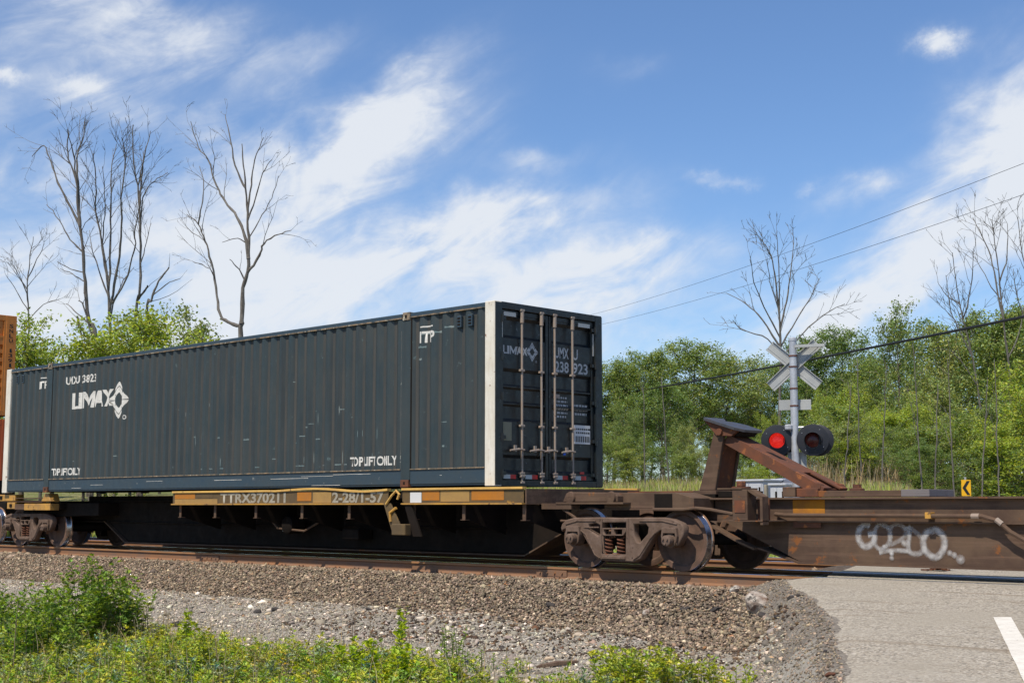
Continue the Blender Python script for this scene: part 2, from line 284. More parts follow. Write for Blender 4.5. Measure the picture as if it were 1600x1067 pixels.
def np_mesh(name, v, fsize, faces, mats, parent=None, tint=None, midx=None):
    me = bpy.data.meshes.new(name); nf = len(faces)//fsize if faces.ndim == 1 else len(faces); faces = faces.reshape(-1)
    me.vertices.add(len(v)); me.vertices.foreach_set('co', np.asarray(v, np.float32).reshape(-1))
    me.loops.add(len(faces)); me.loops.foreach_set('vertex_index', faces.astype(np.int32))
    me.polygons.add(nf); me.polygons.foreach_set('loop_start', np.arange(0, nf*fsize, fsize, dtype=np.int32))
    for m in (mats if isinstance(mats, (list, tuple)) else [mats]): me.materials.append(m)
    if midx is not None: me.polygons.foreach_set('material_index', midx.astype(np.int32))
    if tint is not None:
        a = me.attributes.new('tint', 'FLOAT_COLOR', 'FACE'); a.data.foreach_set('color', np.c_[tint, np.ones(nf)].astype(np.float32).reshape(-1))
    me.update(); me.validate()
    o = bpy.data.objects.new(name, me); C.objects.link(o)
    if parent: o.parent = parent; o.matrix_parent_inverse = Matrix.Translation(-Vector(parent.location))
    return o
def tag(o, label=None, cat=None, group=None, kind=None):
    if label: o['label'] = label
    if cat: o['category'] = cat
    if group: o['group'] = group
    if kind: o['kind'] = kind
    return o
def thing(name, label, cat, loc=(0, 0, 0), group=None):
    o = bpy.data.objects.new(name, None); C.objects.link(o); o.location = loc; o.empty_display_size = .2
    bpy.context.view_layer.update() if False else None
    return tag(o, label, cat, group)
def reparent_free(root):   # children are built in world space, parent offset is removed by matrix_parent_inverse
    return root
def copy_tree(o, dx=(0, 0, 0), parent=None, **kw):
    c = o.copy(); C.objects.link(c)
    if parent is None: c.location = Vector(o.location)+Vector(dx)
    else: c.parent = parent; c.matrix_parent_inverse = o.matrix_parent_inverse.copy()
    for ch in list(o.children): copy_tree(ch, parent=c)
    if kw: tag(c, **kw)
    return c
def plate(name, outlines, y0, y1, mats, parent, bevel=.008, label=None):   # XZ outlines (first outer, rest holes) extruded in Y
    cu = bpy.data.curves.new('c', 'CURVE'); cu.dimensions = '2D'; cu.fill_mode = 'BOTH'
    for ol in outlines:
        sp = cu.splines.new('POLY'); sp.points.add(len(ol)-1); sp.use_cyclic_u = True
        for i, p in enumerate(ol): sp.points[i].co = (p[0], p[1], 0, 1)
    cu.extrude = (y1-y0)/2-bevel; cu.bevel_depth = bevel; cu.bevel_resolution = 1; cu.offset = -bevel
    ob = bpy.data.objects.new('c', cu); C.objects.link(ob); dg = bpy.context.evaluated_depsgraph_get(); me = bpy.data.meshes.new_from_object(ob.evaluated_get(dg))
    bpy.data.objects.remove(ob); bpy.data.curves.remove(cu)
    me.name = name; me.transform(Matrix(((1, 0, 0, 0), (0, 0, -1, (y0+y1)/2), (0, 1, 0, 0), (0, 0, 0, 1))))
    me.materials.clear()
    for m in (mats if isinstance(mats, (list, tuple)) else [mats]): me.materials.append(m)
    o = bpy.data.objects.new(name, me); C.objects.link(o)
    if parent: o.parent = parent; o.matrix_parent_inverse = Matrix.Translation(-Vector(parent.location))
    if label: o['label'] = label
    return o
def text_bm(s, bold=.0, space=1.):
    cu = bpy.data.curves.new('t', 'FONT'); cu.body = s; cu.size = 1; cu.offset = bold; cu.space_character = space; cu.resolution_u = 3
    ob = bpy.data.objects.new('t', cu); C.objects.link(ob); dg = bpy.context.evaluated_depsgraph_get(); me = bpy.data.meshes.new_from_object(ob.evaluated_get(dg))
    bpy.data.objects.remove(ob); bpy.data.curves.remove(cu); bm = bmesh.new(); bm.from_mesh(me); bpy.data.meshes.remove(me); return bm
def fit(bm, a0, a1, b0, b1):
    xs = [v.co.x for v in bm.verts]; ys = [v.co.y for v in bm.verts]; x0, x1, y0, y1 = min(xs), max(xs), min(ys), max(ys)
    for v in bm.verts: v.co.x = a0+(v.co.x-x0)/(x1-x0)*(a1-a0); v.co.y = b0+(v.co.y-y0)/(y1-y0)*(b1-b0)
    return bm
def poly_bm(polys):
    bm = bmesh.new()
    for p in polys: bm.faces.new([bm.verts.new((x, y, 0)) for x, y in p])
    bmesh.ops.triangulate(bm, faces=bm.faces[:]); return bm
def print_on(bm, fn, name, m, parent, cuts=()):
    for c in cuts:
        bmesh.ops.bisect_plane(bm, geom=bm.verts[:]+bm.edges[:]+bm.faces[:], plane_co=(c, 0, 0), plane_no=(1, 0, 0), dist=1e-6)
    for v in bm.verts: v.co = fn(v.co.x, v.co.y)
    me = bpy.data.meshes.new(name); bm.to_mesh(me); bm.free(); me.materials.append(m)
    o = bpy.data.objects.new(name, me); C.objects.link(o); o.parent = parent
    if parent: o.matrix_parent_inverse = Matrix.Translation(-Vector(parent.location))
    return o
# ------------------------------------------------------------------ terrain
PY = [-200, -20, -9, -5, -3.2, -1.2, -.1, 6.9, 8.2, 12, 20, 30, 45, 90, 400]
PZ = [-1.4, -1.15, -1.05, -.92, -.78, -.62, -.21, -.21, -.5, -.1, .95, 1.5, 2.0, 3.2, 6]
def base_z(y): return np.interp(y, PY, PZ)
def road_z(y): return np.where(y < 0, .045*np.minimum(y, 0), np.where(y < 7, 0, np.interp(y, [7, 12, 25, 60], [0, -.03, .2, .6])))
RL = [(-60, 54.), (-15, 32.2), (-6.8, 26.15), (-4.9, 24.95), (-3.3, 23.95), (-1.8, 22.8), (-.9, 22.0), (0.0, 21.3), (1.9, 20.9), (4.5, 19.55), (6.5, 18.8), (12, 17.5), (25, 12), (60, -8)]
def road_left(y): return np.interp(y, [a for a, b in RL], [b for a, b in RL])
def hsh(x, y): return np.sin(x*1.7+np.sin(y*1.3)*2)*.5+np.sin(y*2.3+x*.7)*.3+np.sin(x*5.1+y*3.7)*.2
def gz(x, y):
    z = base_z(y) + hsh(x, y)*np.where(y < -1.3, .035, np.where(y > 9, .12, 0))
    # the fill under the road: full height at its edge, falling off to the left within about a metre
    e = road_left(y) - x; wdt = np.interp(y, [-20, -6, -3, 0, 8, 30], [1.2, .9, 1.3, .8, 1.2, 3])
    t = np.clip(1 - e/wdt, 0, 1); t = t*t*(3-2*t)
    return z + (road_z(y)-.03-z)*t
def grid(name, xs, ys, zf, m, label=None, matf=None, mats=None):
    X, Y = np.meshgrid(xs, ys); Z = zf(X, Y); v = np.c_[X.ravel(), Y.ravel(), Z.ravel()]; nx = len(xs)
    i = np.arange((len(ys)-1)*(nx-1)); r = i//(nx-1); c = i % (nx-1); a = r*nx+c
    f = np.c_[a, a+1, a+1+nx, a+nx]; mi = None
    if matf is not None: ctr = v[f].mean(1); mi = matf(ctr[:, 0], ctr[:, 1])
    o = np_mesh(name, v, 4, f, mats or m, midx=mi); tag(o, label, kind='structure')
    o.data.polygons.foreach_set('use_smooth', [True]*len(o.data.polygons)); return o
xs = np.unique(np.r_[np.linspace(-500, -40, 24), np.linspace(-40, 8, 100), np.linspace(8, 34, 210), np.linspace(34, 60, 30), np.linspace(60, 500, 20)])
ys = np.unique(np.r_[np.linspace(-300, -20, 20), np.linspace(-20, -7, 60), np.linspace(-7, 1, 100), np.linspace(1, 14, 50), np.linspace(14, 60, 60), np.linspace(60, 500, 25)])
def mf(x, y):
    m = np.full(x.shape, 3); n = hsh(x*1.3, y*2)*.5
    m[(y > 14)] = 3; m[(y <= 14) & (y > 7.2)] = 1; m[(y <= 7.2)] = 0; toe = -1.25 + n*.15 - np.clip((x-17)*.22, 0, 1.4)
    m[y < toe] = 1; veg = -4.6 - n*.5; m[(y < veg) & (x < 24)] = 2; m[y < -12] = 2
    e = road_left(y)-x; m[(e < .75+.35*n) & (y < .2) & (y > -4.4)] = 4; m[(e < .2+.2*n) & (y <= -4.4)] = 4
    m[(x < -40) & (y < -4)] = 2
    return m
grid('ground', xs, ys, gz, None, 'gravel and grass ground around the railway', mf, [g_ballast, g_gravel, g_soil, g_field, g_asphedge])
# the road: two edge lines swept over the crossing; flangeway gaps at the rails
ROADW = 11.0
def road_strip(name, y0, y1, label, m=g_asph, z_off=0., step=.06):
    n = max(2, int((y1-y0)/step)); yy = np.linspace(y0, y1, n); cols = 46
    L0 = road_left(yy) + (np.sin(yy*3)*.03+np.sin(yy*9)*.02+np.sin(yy*31)*.008)*(yy < 0); v = []
    for i, y in enumerate(yy):
        w = np.r_[np.linspace(0, .5, 10), np.linspace(.6, 14.5, cols-10)]
        x = L0[i] + w; z = road_z(y) + .0 + z_off - np.exp(-w/.16)*.05 + .004*np.sin(x*3+y*2)*(y < -.5)
        v.append(np.c_[x, np.full(cols, y), np.full(cols, 0)+z])
    v = np.concatenate(v); i = np.arange((n-1)*(cols-1)); r = i//(cols-1); c = i % (cols-1); a = r*cols+c
    o = np_mesh(name, v, 4, np.c_[a, a+1, a+1+cols, a+cols], m); tag(o, label, kind='structure')
    o.data.polygons.foreach_set('use_smooth', [True]*len(o.data.polygons)); return o
road_strip('road', -60, .46, 'sunlit grey asphalt road up to the near rail')
S2 = 4.025
def slabs():
    for (a, b, lab, X0) in ((.665, 1.925, 'asphalt panel between the near rails', 21.2), (2.09, .46+S2, 'asphalt panel between the two tracks', 20.15), (.665+S2, 1.925+S2, 'asphalt panel between the far rails', 19.9)):
        mb = MB(); mb.add([(X0+(.95 if a > 2 and a < 2.2 else .3), a, -.17), (X0+.75 if a > 2 and a < 2.2 else X0+.35, a, -.005), (34, a, -.005), (34, a, -.17), (X0-.5, b, -.17), (X0-.3, b, -.005), (34, b, -.005), (34, b, -.17)],
            [(0, 1, 2, 3), (4, 7, 6, 5), (1, 5, 6, 2), (0, 4, 5, 1)]); o = mb.build('crossing_panel', g_asph); tag(o, lab, kind='structure')
slabs()
road_strip('far_road', 2.09+S2, 60, 'asphalt road beyond the tracks')
# white edge line
mb = MB(); a, b, c, d = [atZ(u, v, -.13) for u, v in ((1553, 965), (1577, 965), (1589, 985), (1558, 976))]
def rp(u, v):
    z = -.1
    for _ in range(25): q = atZ(u, v, z); z = float(road_z(np.array(q[1])))
    q[2] = z+.009; return q
ll = [rp(1553, 965), rp(1577, 1030*0+965)]; ctr0 = rp(1566, 965); ctr1 = rp(1632, 1090); dv = (ctr1-ctr0); dv[2] = 0; dv /= np.linalg.norm(dv); nrm = np.array([-dv[1], dv[0], 0])
vs = []; n = 40
for i in range(n+1):
    p = ctr0 + dv*(i*.5) if i else ctr0
    for s in (-.078, -.026, .026, .078):
        q = p + nrm*(s*(1+.04*math.sin(i*3.3+s*40))); vs.append((q[0], q[1], float(road_z(np.array(q[1])))+.009))
mb.add(vs, [(i*4+j, i*4+j+1, i*4+j+5, i*4+j+4) for i in range(n) for j in range(3)]); o = mb.build('road_line', m_paintline); tag(o, 'worn white painted line on the grey road', kind='structure')
# ------------------------------------------------------------------ stones as stuff
def rocks(name, pts, size, m, tints, label, flat=.65, nv=8, parent=None):
    # low-poly convex-ish stones: jittered octahedra with 14 faces-ish
    base = np.array([[1,0,0],[-1,0,0],[0,1,0],[0,-1,0],[0,0,1],[0,0,-1.]]); fc = np.array([[0,2,4],[2,1,4],[1,3,4],[3,0,4],[2,0,5],[1,2,5],[3,1,5],[0,3,5]])
    e = {}; vv = list(base); ff = []
    def mid(i, j):
        k = (min(i, j), max(i, j))
        if k not in e: q = vv[i]+vv[j]; vv.append(q/np.linalg.norm(q)); e[k] = len(vv)-1
        return e[k]
    for a, b, c in fc: ab, bc, ca = mid(a, b), mid(b, c), mid(c, a); ff += [[a, ab, ca], [ab, b, bc], [ca, bc, c], [ab, bc, ca]]
    if nv == 6: vv = list(base); ff = fc.tolist()
    bv = np.array(vv); bf = np.array(ff); n = len(pts); k = len(bv)
    P = bv[None]*rng.uniform(.62, 1.2, (n, k, 1)) + rng.normal(0, .1, (n, k, 3))
    sc = size*rng.lognormal(0, .32, (n, 1, 1))*np.c_[rng.uniform(.75, 1.3, n), rng.uniform(.75, 1.3, n), rng.uniform(.45, .9, n)*flat/.65][:, None, :]
    P = P*sc; a = rng.uniform(0, 6.28, n); t = rng.normal(0, .5, n)
    ct, st = np.cos(t)[:, None], np.sin(t)[:, None]; y = P[:, :, 1]*ct-P[:, :, 2]*st; z = P[:, :, 1]*st+P[:, :, 2]*ct
    ca, sa = np.cos(a)[:, None], np.sin(a)[:, None]; x = P[:, :, 0]*ca-y*sa; y2 = P[:, :, 0]*sa+y*ca
    V = np.stack([x, y2, z], -1)+pts[:, None, :]
    Fc = (bf[None]+(np.arange(n)*k)[:, None, None]).reshape(-1, 3)
    o = np_mesh(name, V.reshape(-1, 3), 3, Fc, m, tint=np.repeat(tints, len(bf), 0), parent=parent); tag(o, label, kind='stuff'); return o
def stone_tints(n, pal, w):
    pal = np.array(pal); i = rng.choice(len(pal), n, p=np.array(w)/sum(w)); return np.clip(pal[i]*rng.uniform(.7, 1.3, (n, 1))*rng.uniform(.94, 1.06, (n, 3)), 0, 3)
PAL = [(1, .96, .9), (.75, .71, .66), (.45, .42, .4), (1.5, 1.42, 1.3), (1.15, .98, .82), (2.4, 2.3, 2.15), (1.4, .9, .55)]
def scatter_rect(x0, x1, y0, y1, dens, keep=None, off=0.):
    n = int((x1-x0)*(y1-y0)*dens); x = rng.uniform(x0, x1, n); y = rng.uniform(y0, y1, n)
    if keep is not None: k = keep(x, y); x, y = x[k], y[k]
    return np.c_[x, y, gz(x, y)+off]
def near_keep(x, y):
    toe = -1.25 + hsh(x*1.3, y*2)*.07 - np.clip((x-17)*.22, 0, 1.4)
    return (y > toe) & (road_left(y)-x > .55)
p = scatter_rect(1, 22.6, -2.8, .38, 1450, near_keep); p[:, 2] += rng.uniform(-.01, .035, len(p))
rocks('ballast_stones', p, .022, m_stone, stone_tints(len(p), PAL, [30, 30, 14, 14, 12, 3, .6]), 'brown grey crushed stone ballast along the near rail', nv=6)
p = scatter_rect(-14, 1, -1.5, .38, 420, near_keep); p[:, 2] += rng.uniform(-.01, .03, len(p))
rocks('ballast_stones', p, .045, m_stone, stone_tints(len(p), PAL, [30, 30, 14, 14, 12, 3, .5]), 'crushed stone ballast at the far left of the near rail', nv=6)
p = scatter_rect(6, 20.3, .7, 1.9, 140, None); p[:, 2] += rng.uniform(-.0, .03, len(p)); q = scatter_rect(6, 19.2, 2.15, 4.4, 120, None)
rocks('ballast_stones', np.r_[p, q], .045, m_stone, stone_tints(len(p)+len(q), PAL, [30, 30, 14, 14, 12, 3, .5]), 'crushed stone ballast between the rails', nv=6)
def grav_keep(x, y): return ~near_keep(x, y) & (road_left(y)-x > .5) & (np.abs(y) > 1)
p = scatter_rect(-2, 26, -5.6, -1.0, 400, grav_keep, .004)
rocks('gravel_stones', p, .017, m_gravelstone, stone_tints(len(p), PAL, [30, 25, 15, 22, 4, 4, .6]), 'fine pale grey gravel beside the track', flat=.5, nv=6)
p = scatter_rect(-2, 23, -3.6, -1.0, 150, lambda x, y: grav_keep(x, y) & (rng.uniform(0, 1, x.shape) < np.clip(1.0-(-1.25-np.clip((x-17)*.22, 0, 1.4)-y)/.9, 0, 1)*.8), .006)
rocks('ballast_stones', p, .022, m_stone, stone_tints(len(p), PAL, [30, 30, 14, 14, 12, 3, .5]), 'loose ballast stones spilled over the toe of the bank', nv=6)
p = scatter_rect(15, 23.5, -3.4, -.6, 90, lambda x, y: (road_left(y)-x > .3), .01)
rocks('dark_crumbs', p, .022, m_coal0, stone_tints(len(p), [(1, 1, 1), (1.8, 1.5, 1.2), (3, 2.2, 1.6)], [30, 20, 15]), 'dark rusty dirt crumbs at the foot of the bank by the road', nv=6)
p = scatter_rect(8, 26, -6, -1.0, 22, grav_keep, .008)
rocks('gravel_stones', p, .034, m_gravelstone, stone_tints(len(p), PAL, [30, 25, 18, 15, 8, 4, 1]), 'larger loose stones on the pale gravel', flat=.5)
def edge_keep(x, y): e = road_left(y)-x; return (e < .95) & (e > -.04)
p = scatter_rect(20.5, 27, -7, .2, 500, edge_keep, .0)
rocks('asphalt_crumbs', p, .013, m_stone, stone_tints(len(p), [(.6, .6, .58), (1., .97, .92), (1.5, 1.4, 1.3), (.3, .3, .3)], [25, 35, 25, 10]), 'dark crumbled asphalt on the road edge slope', flat=.6, nv=6)
# ------------------------------------------------------------------ tracks
def track(Y0, label, near):
    t = thing('railway_track', label, 'railway track', (10, Y0+1.295, -.2), 'railway tracks')
    for side in (-1, 1):
        yc = Y0+1.295+side*(.7175+.0375); prof = [(-.0375, -.008), (-.03, 0), (.03, 0), (.0375, -.008), (.0365, -.04), (.009, -.055), (.008, -.145), (.03, -.165), (.07, -.174), (.07, -.186), (-.07, -.186), (-.07, -.174), (-.03, -.165), (-.008, -.145), (-.009, -.055), (-.0365, -.04)]
        mb = MB(); n = len(prof); X = np.linspace(-60, 44, 90)
        vs = [(x, yc+a, b) for x in X for a, b in prof]; fs = []; ms = []
        for i in range(len(X)-1):
            for j in range(n): fs.append((i*n+j, i*n+(j+1) % n, (i+1)*n+(j+1) % n, (i+1)*n+j)); ms.append(1 if j in (0, 1, 2) else 2 if j in (3, 15) else 0)
        mb.v = vs; mb.f = fs; mb.m = ms; r = mb.build('rail', [m_rail, m_railtop, m_railhead], t)
        if near and side == -1:
            for x in (atY(1000/3.2, 872, Y0+.5)[0], atY(390+470, 895, Y0+.5)[0]-.3):   # joint bars
                mb = MB(); mb.box(x, x+.62, yc-.03, yc-.01, -.15, -.055)
                for k in range(4): mb.lathe([(0, -.03), (.016, -.03), (.016, 0)], (x+.08+k*.15, yc-.02, -.1), n=6)
                mb.build('joint_bar', m_rail, r)
    # sleepers with plates and spikes
    base = None
    for i in range(int(44/.5) if near else 40):
        x = -20+i*.52 if near else -2+i*.52
        if x > 20.7: break
        if base is None:
            mb = MB().box(x, x+.22, Y0+1.295-1.29, Y0+1.295+1.29, -.37, -.2); base = mb.build('sleeper', m_tie, t)
            for s in (-1, 1):
                pl = MB(); yc = Y0+1.295+s*.755; pl.box(x+.01, x+.21, yc-.16, yc+.16, -.2, -.1875)
                for dx, dy in ((.05, -.1), (.16, -.1), (.05, .1), (.16, .1)): pl.box(x+dx, x+dx+.02, yc+dy-.012, yc+dy+.012, -.19, -.15)
                pl.build('tie_plate', m_rail, base)
            x0 = x
        else:
            c = base.copy(); C.objects.link(c); c.location.x += x-x0
            for ch in list(base.children): d = ch.copy(); C.objects.link(d); d.parent = c; d.matrix_parent_inverse = ch.matrix_parent_inverse.copy()
    return t
track(0, 'near railway track with rusty brown rails under the train', True)
track(S2, 'far railway track running behind the train', False)
# rail anchors at the near rail base
# ------------------------------------------------------------------ containers
ZC = 1.2163; LC = 16.154; WC = 2.59; HC = 2.896; Z1 = ZC+HC
PIT = .272
def corr(x):   # depth of corrugation at x (0 outer .. .036 inner)
    t = (x % PIT)/PIT
    return .036*(0 if t < .26 else (t-.26)/.24 if t < .5 else 1 if t < .76 else (1-t)/.24)
def corr_breaks(x0, x1):
    out = []; k = math.floor(x0/PIT)
    while k*PIT < x1+PIT:
        for f in (0, .26, .5, .76):
            x = (k+f)*PIT
            if x0 < x < x1: out.append(x)
        k += 1
    return out
def umax_polys(tail=True):
    P = []
    # letters in a cell: u 0..1.9 , v 0..1
    P.append([(0, 1), (.1, 1), (.1, .17), (.36, .17), (.36, 1), (.56, 1), (.56, 0), (0, 0)])
    P.append([(.62, 1), (.72, 1), (.93, .42), (1.12, 1), (1.3, 1), (1.16, 0), (1.04, 0), (1.1, .62), (.96, .12), (.88, .12), (.69, .62), (.69, 0), (.62, 0)])
    P.append([(1.42, 1), (1.54, 1), (1.74, 0), (1.61, 0), (1.565, .24), (1.38, .24), (1.33, 0), (1.21, 0)])
    P.append([(1.68, 1), (1.82, 1), (1.96, .7), (2.08, 1), (2.2, 1), (2.04, .52), (2.22, 0), (2.08, 0), (1.95, .34), (1.88, 0), (1.78, 0), (1.88, .52)])
    D = []
    for k in range(4):
        sx_, sy_ = ((1, 1), (-1, 1), (-1, -1), (1, -1))[k]
        for l0, l1, t0, t1 in ((.78, 1.0, 0, .47), (.42, .73, 0, .47), (.42, 1.0, .53, .965)):
            q = [(sx_*l*t*(1-.10*math.sin(math.pi*t)*(l > .9)), sy_*l*(1-t)*(1-.10*math.sin(math.pi*t)*(l > .9))) for l, t in ((l0, t0), (l1, t0), (l1, (t0+t1)/2), (l1, t1), (l0, t1))]
            D.append(q)
    return P, D
def umax(fit_letters, fit_diamond):
    P, D = umax_polys(); a0, a1, b0, b1 = fit_letters; c0, c1, d0, d1 = fit_diamond
    A = [[(a0+x/2.22*(a1-a0), b0+y*(b1-b0)) for x, y in p] for p in P]
    B = [[(c0+(x+1)/2*(c1-c0), d0+(y+1)/2*(d1-d0)) for x, y in p] for p in D]
    # registered mark
    cx, cy, r = c0+(c1-c0)*.82, d0+(d1-d0)*.03, (c1-c0)*.06
    ring = []
    for k in range(10):
        t0, t1 = k*.628, (k+1)*.628; ring.append([(cx+r*math.cos(t0), cy+r*math.sin(t0)), (cx+r*math.cos(t1), cy+r*math.sin(t1)), (cx+r*.6*math.cos(t1), cy+r*.6*math.sin(t1)), (cx+r*.6*math.cos(t0), cy+r*.6*math.sin(t0))])
    return poly_bm(A+B+ring)
def teal_container():
    t = thing('freight_container', 'dark teal corrugated freight container with white diamond logo on the flatcar', 'shipping container', (LC/2, WC/2, ZC))
    posts = [(1.96, 2.18), (13.97, 14.19)]
    segs = [(.22, 1.96), (2.18, 13.97), (14.19, 15.94)]
    for y_out, sgn in ((0, 1), (WC, -1)):
        for (x0, x1) in segs:
            xb = [x0]+corr_breaks(x0, x1)+[x1]; zb = [ZC+.30, Z1-.07]; mb = MB()
            vs = [(x, y_out+sgn*(.012+corr(x)), z) for z in zb for x in xb]; n = len(xb)
            mb.add(vs, [(i, i+1, n+i+1, n+i) for i in range(n-1)]); mb.m = [1 if corr((xb[i]+xb[i+1])/2) > .035 else 0 for i in range(n-1)]; mb.build('side_panel', [m_teal, m_dusty], t)
            # bottom side rail with slanted ends
            b = MB(); xa, xb_ = x0+.0, x1
            b.prism([(y_out+sgn*.004, ZC+.30), (y_out+sgn*.06, ZC+.305), (y_out+sgn*.06, ZC+.02), (y_out+sgn*.03, ZC+.02), (y_out+sgn*.03, ZC+.045), (y_out+sgn*.016, ZC+.05), (y_out+sgn*.016, ZC+.275), (y_out+sgn*.004, ZC+.283)], 'x', xa, xb_)
            b.build('bottom_rail', m_teal2, t, bevel=.002)
            b = MB(); b.box(xa+.01, xb_-.01, y_out+sgn*.002-.006, y_out+sgn*.002+.006, ZC+.285, ZC+.302); b.build('rail_lip', m_worn, t)
            b = MB(); b.box(x0, x1, min(y_out+sgn*.0, y_out+sgn*.06), max(y_out+sgn*.0, y_out+sgn*.06), Z1-.075, Z1-.012); b.build('top_rail', m_teal2, t, bevel=.004)
            b = MB(); b.box(x0, x1, min(y_out-sgn*.004, y_out+sgn*.02), max(y_out-sgn*.004, y_out+sgn*.02), Z1-.092, Z1-.074); b.build('rail_lip', m_worn, t)
        for (x0, x1) in posts:
            b = MB(); b.prism([(x0, y_out+sgn*.004), (x1, y_out+sgn*.004), (x1, y_out+sgn*.1), (x0, y_out+sgn*.1)], 'z', ZC+.12, Z1-.13); b.build('post', m_teal2 if False else m_teal, t, bevel=.004)
            MB().box(x1+.001, x1+.03, min(y_out+sgn*.009, y_out+sgn*.05), max(y_out+sgn*.009, y_out+sgn*.05), ZC+.3, Z1-.1).build('post_seam', m_dark, t)
            MB().box(x0-.012, x0+.006, min(y_out+sgn*.002, y_out+sgn*.03), max(y_out+sgn*.002, y_out+sgn*.03), ZC+.3, Z1-.3).build('post_edge', m_worn2, t)
            b = MB(); b.box(x0+.03, x1-.01, y_out-.012 if sgn == 1 else y_out-.1, y_out+.1 if sgn == 1 else y_out+.012, Z1-.13, Z1+.006)
            c = b.build('corner_casting', m_worn, t, bevel=.006, label='rusty cream casting on the container post')
            b = MB(); yy = y_out-.0135 if sgn == 1 else y_out+.0135; b.box(x0+.09, x0+.14, yy-.001, yy+.001, Z1-.09, Z1-.04); b.build('casting_hole', m_dark, c)
            b = MB(); b.box(x0+.0, x1-.02, y_out-.008 if sgn == 1 else y_out-.1, y_out+.1 if sgn == 1 else y_out+.008, ZC, ZC+.12)
            c = b.build('corner_casting', m_rust, t, bevel=.006)
            b = MB(); yy = y_out-.009 if sgn == 1 else y_out+.009; b.box(x0+.08, x0+.12, yy-.001, yy+.001, ZC+.04, ZC+.09); b.build('casting_hole', m_dark, c)
        for (x0, x1) in ((0, .22), (15.935, LC)):
            b = MB(); y0, y1 = (y_out-.006, y_out+.16) if sgn == 1 else (y_out-.16, y_out+.006)
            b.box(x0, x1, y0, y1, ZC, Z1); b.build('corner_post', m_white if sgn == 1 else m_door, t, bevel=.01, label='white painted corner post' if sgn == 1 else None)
    # vents
    for x0 in (15.3, 15.55, .5, .75):
        b = MB(); b.box(x0, x0+.1, -.008, .04, Z1-.36, Z1-.17); v = b.build('vent', m_teal2, t, bevel=.006)
        for k in range(3): MB().box(x0+.018, x0+.082, -.012, -.006, Z1-.33+k*.05, Z1-.30+k*.05).build('vent_slot', m_dark, v)
    # roof and floor, ends
    mb = MB(); n = 130; xr = np.linspace(.1, LC-.1, n); vs = []
    for i, x in enumerate(xr): z = Z1-.02-(.02 if i % 2 else 0); vs += [(x, .05, z), (x, WC-.05, z)]
    mb.add(vs, [(2*i, 2*i+1, 2*i+3, 2*i+2) for i in range(n-1)]); mb.build('roof', m_teal, t)
    MB().box(.1, LC-.08, .06, WC-.06, ZC+.1, ZC+.16).build('floor', m_dark, t)
    for k in range(26): MB().box(.5+k*.6, .58+k*.6, .06, WC-.06, ZC+.02, ZC+.1).build('floor_beam', m_dark, t)
    MB().box(.06, .1, .16, WC-.16, ZC+.1, Z1-.05).build('front_wall', m_teal, t)
    # door end
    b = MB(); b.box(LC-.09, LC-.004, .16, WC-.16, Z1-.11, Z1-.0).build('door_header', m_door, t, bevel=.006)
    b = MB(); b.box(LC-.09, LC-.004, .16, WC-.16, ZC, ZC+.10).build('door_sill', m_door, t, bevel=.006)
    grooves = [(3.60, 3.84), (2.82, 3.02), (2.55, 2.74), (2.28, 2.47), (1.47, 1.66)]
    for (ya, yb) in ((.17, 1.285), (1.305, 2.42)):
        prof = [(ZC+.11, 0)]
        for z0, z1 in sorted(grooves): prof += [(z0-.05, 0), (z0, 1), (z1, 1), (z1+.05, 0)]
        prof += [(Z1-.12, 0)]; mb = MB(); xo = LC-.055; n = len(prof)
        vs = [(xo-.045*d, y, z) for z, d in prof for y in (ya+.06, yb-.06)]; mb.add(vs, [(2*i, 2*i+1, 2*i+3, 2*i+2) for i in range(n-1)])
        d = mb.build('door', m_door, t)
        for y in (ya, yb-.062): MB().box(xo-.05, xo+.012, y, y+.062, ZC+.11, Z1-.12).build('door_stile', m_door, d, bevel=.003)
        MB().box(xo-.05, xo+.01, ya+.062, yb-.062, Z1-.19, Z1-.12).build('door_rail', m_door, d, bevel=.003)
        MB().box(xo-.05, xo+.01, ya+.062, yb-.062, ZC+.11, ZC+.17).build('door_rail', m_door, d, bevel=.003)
    for i, y in enumerate((.63, 1.09, 1.41, 1.85)):
        b = MB(); b.tube([(LC-.012, y, ZC+.05), (LC-.012, y, Z1-.09)], .019, 10); r = b.build('lock_bar', m_bar, t, smooth=True)
        MB().tube([(LC-.012, y, Z1-.30), (LC-.012, y, Z1-.12)], .034, 10).build('bar_sleeve', m_bar, r, smooth=True)
        for z in (Z1-.1, ZC+.06, ZC+.16): MB().box(LC-.035, LC+.014, y-.045, y+.045, z-.018, z+.018).build('cam_keeper', m_bar, r, bevel=.006)
        for z in (3.05, 2.17, 1.42): MB().box(LC-.04, LC+.01, y-.05, y+.05, z-.018, z+.018).build('bar_bracket', m_bar, r, bevel=.005)
        s = -1 if i != 9 else 1
        b = MB(); b.tube([(LC+.012, y+.03, 1.79), (LC+.018, y-.1, 1.80), (LC+.014, y-.30, 1.775)], [.016, .02, .014], 6); b.box(LC-.005, LC+.02, y-.2, y-.15, 1.76, 1.86)
        b.build('door_handle', m_bar, r)
    MB().box(LC-.0, LC+.012, 1.62-.03, 1.62+.03, 1.73, 1.79).build('seal', m_blue, t, bevel=.008)
    MB().box(LC-.04, LC-.01, 1.42, 1.53, 2.66, 2.72).build('bar_latch', m_bar, t, bevel=.005)
    for z in (1.42, 1.98, 2.62, 3.25, 3.85):
        for y in (.165, WC-.165):
            b = MB(); b.tube([(LC+.004, y, z-.06), (LC+.004, y, z+.06)], .022, 8); b.box(LC-.05, LC-.0, y-.09, y+.09, z-.028, z+.028); b.build('hinge', m_door, t, bevel=.0)
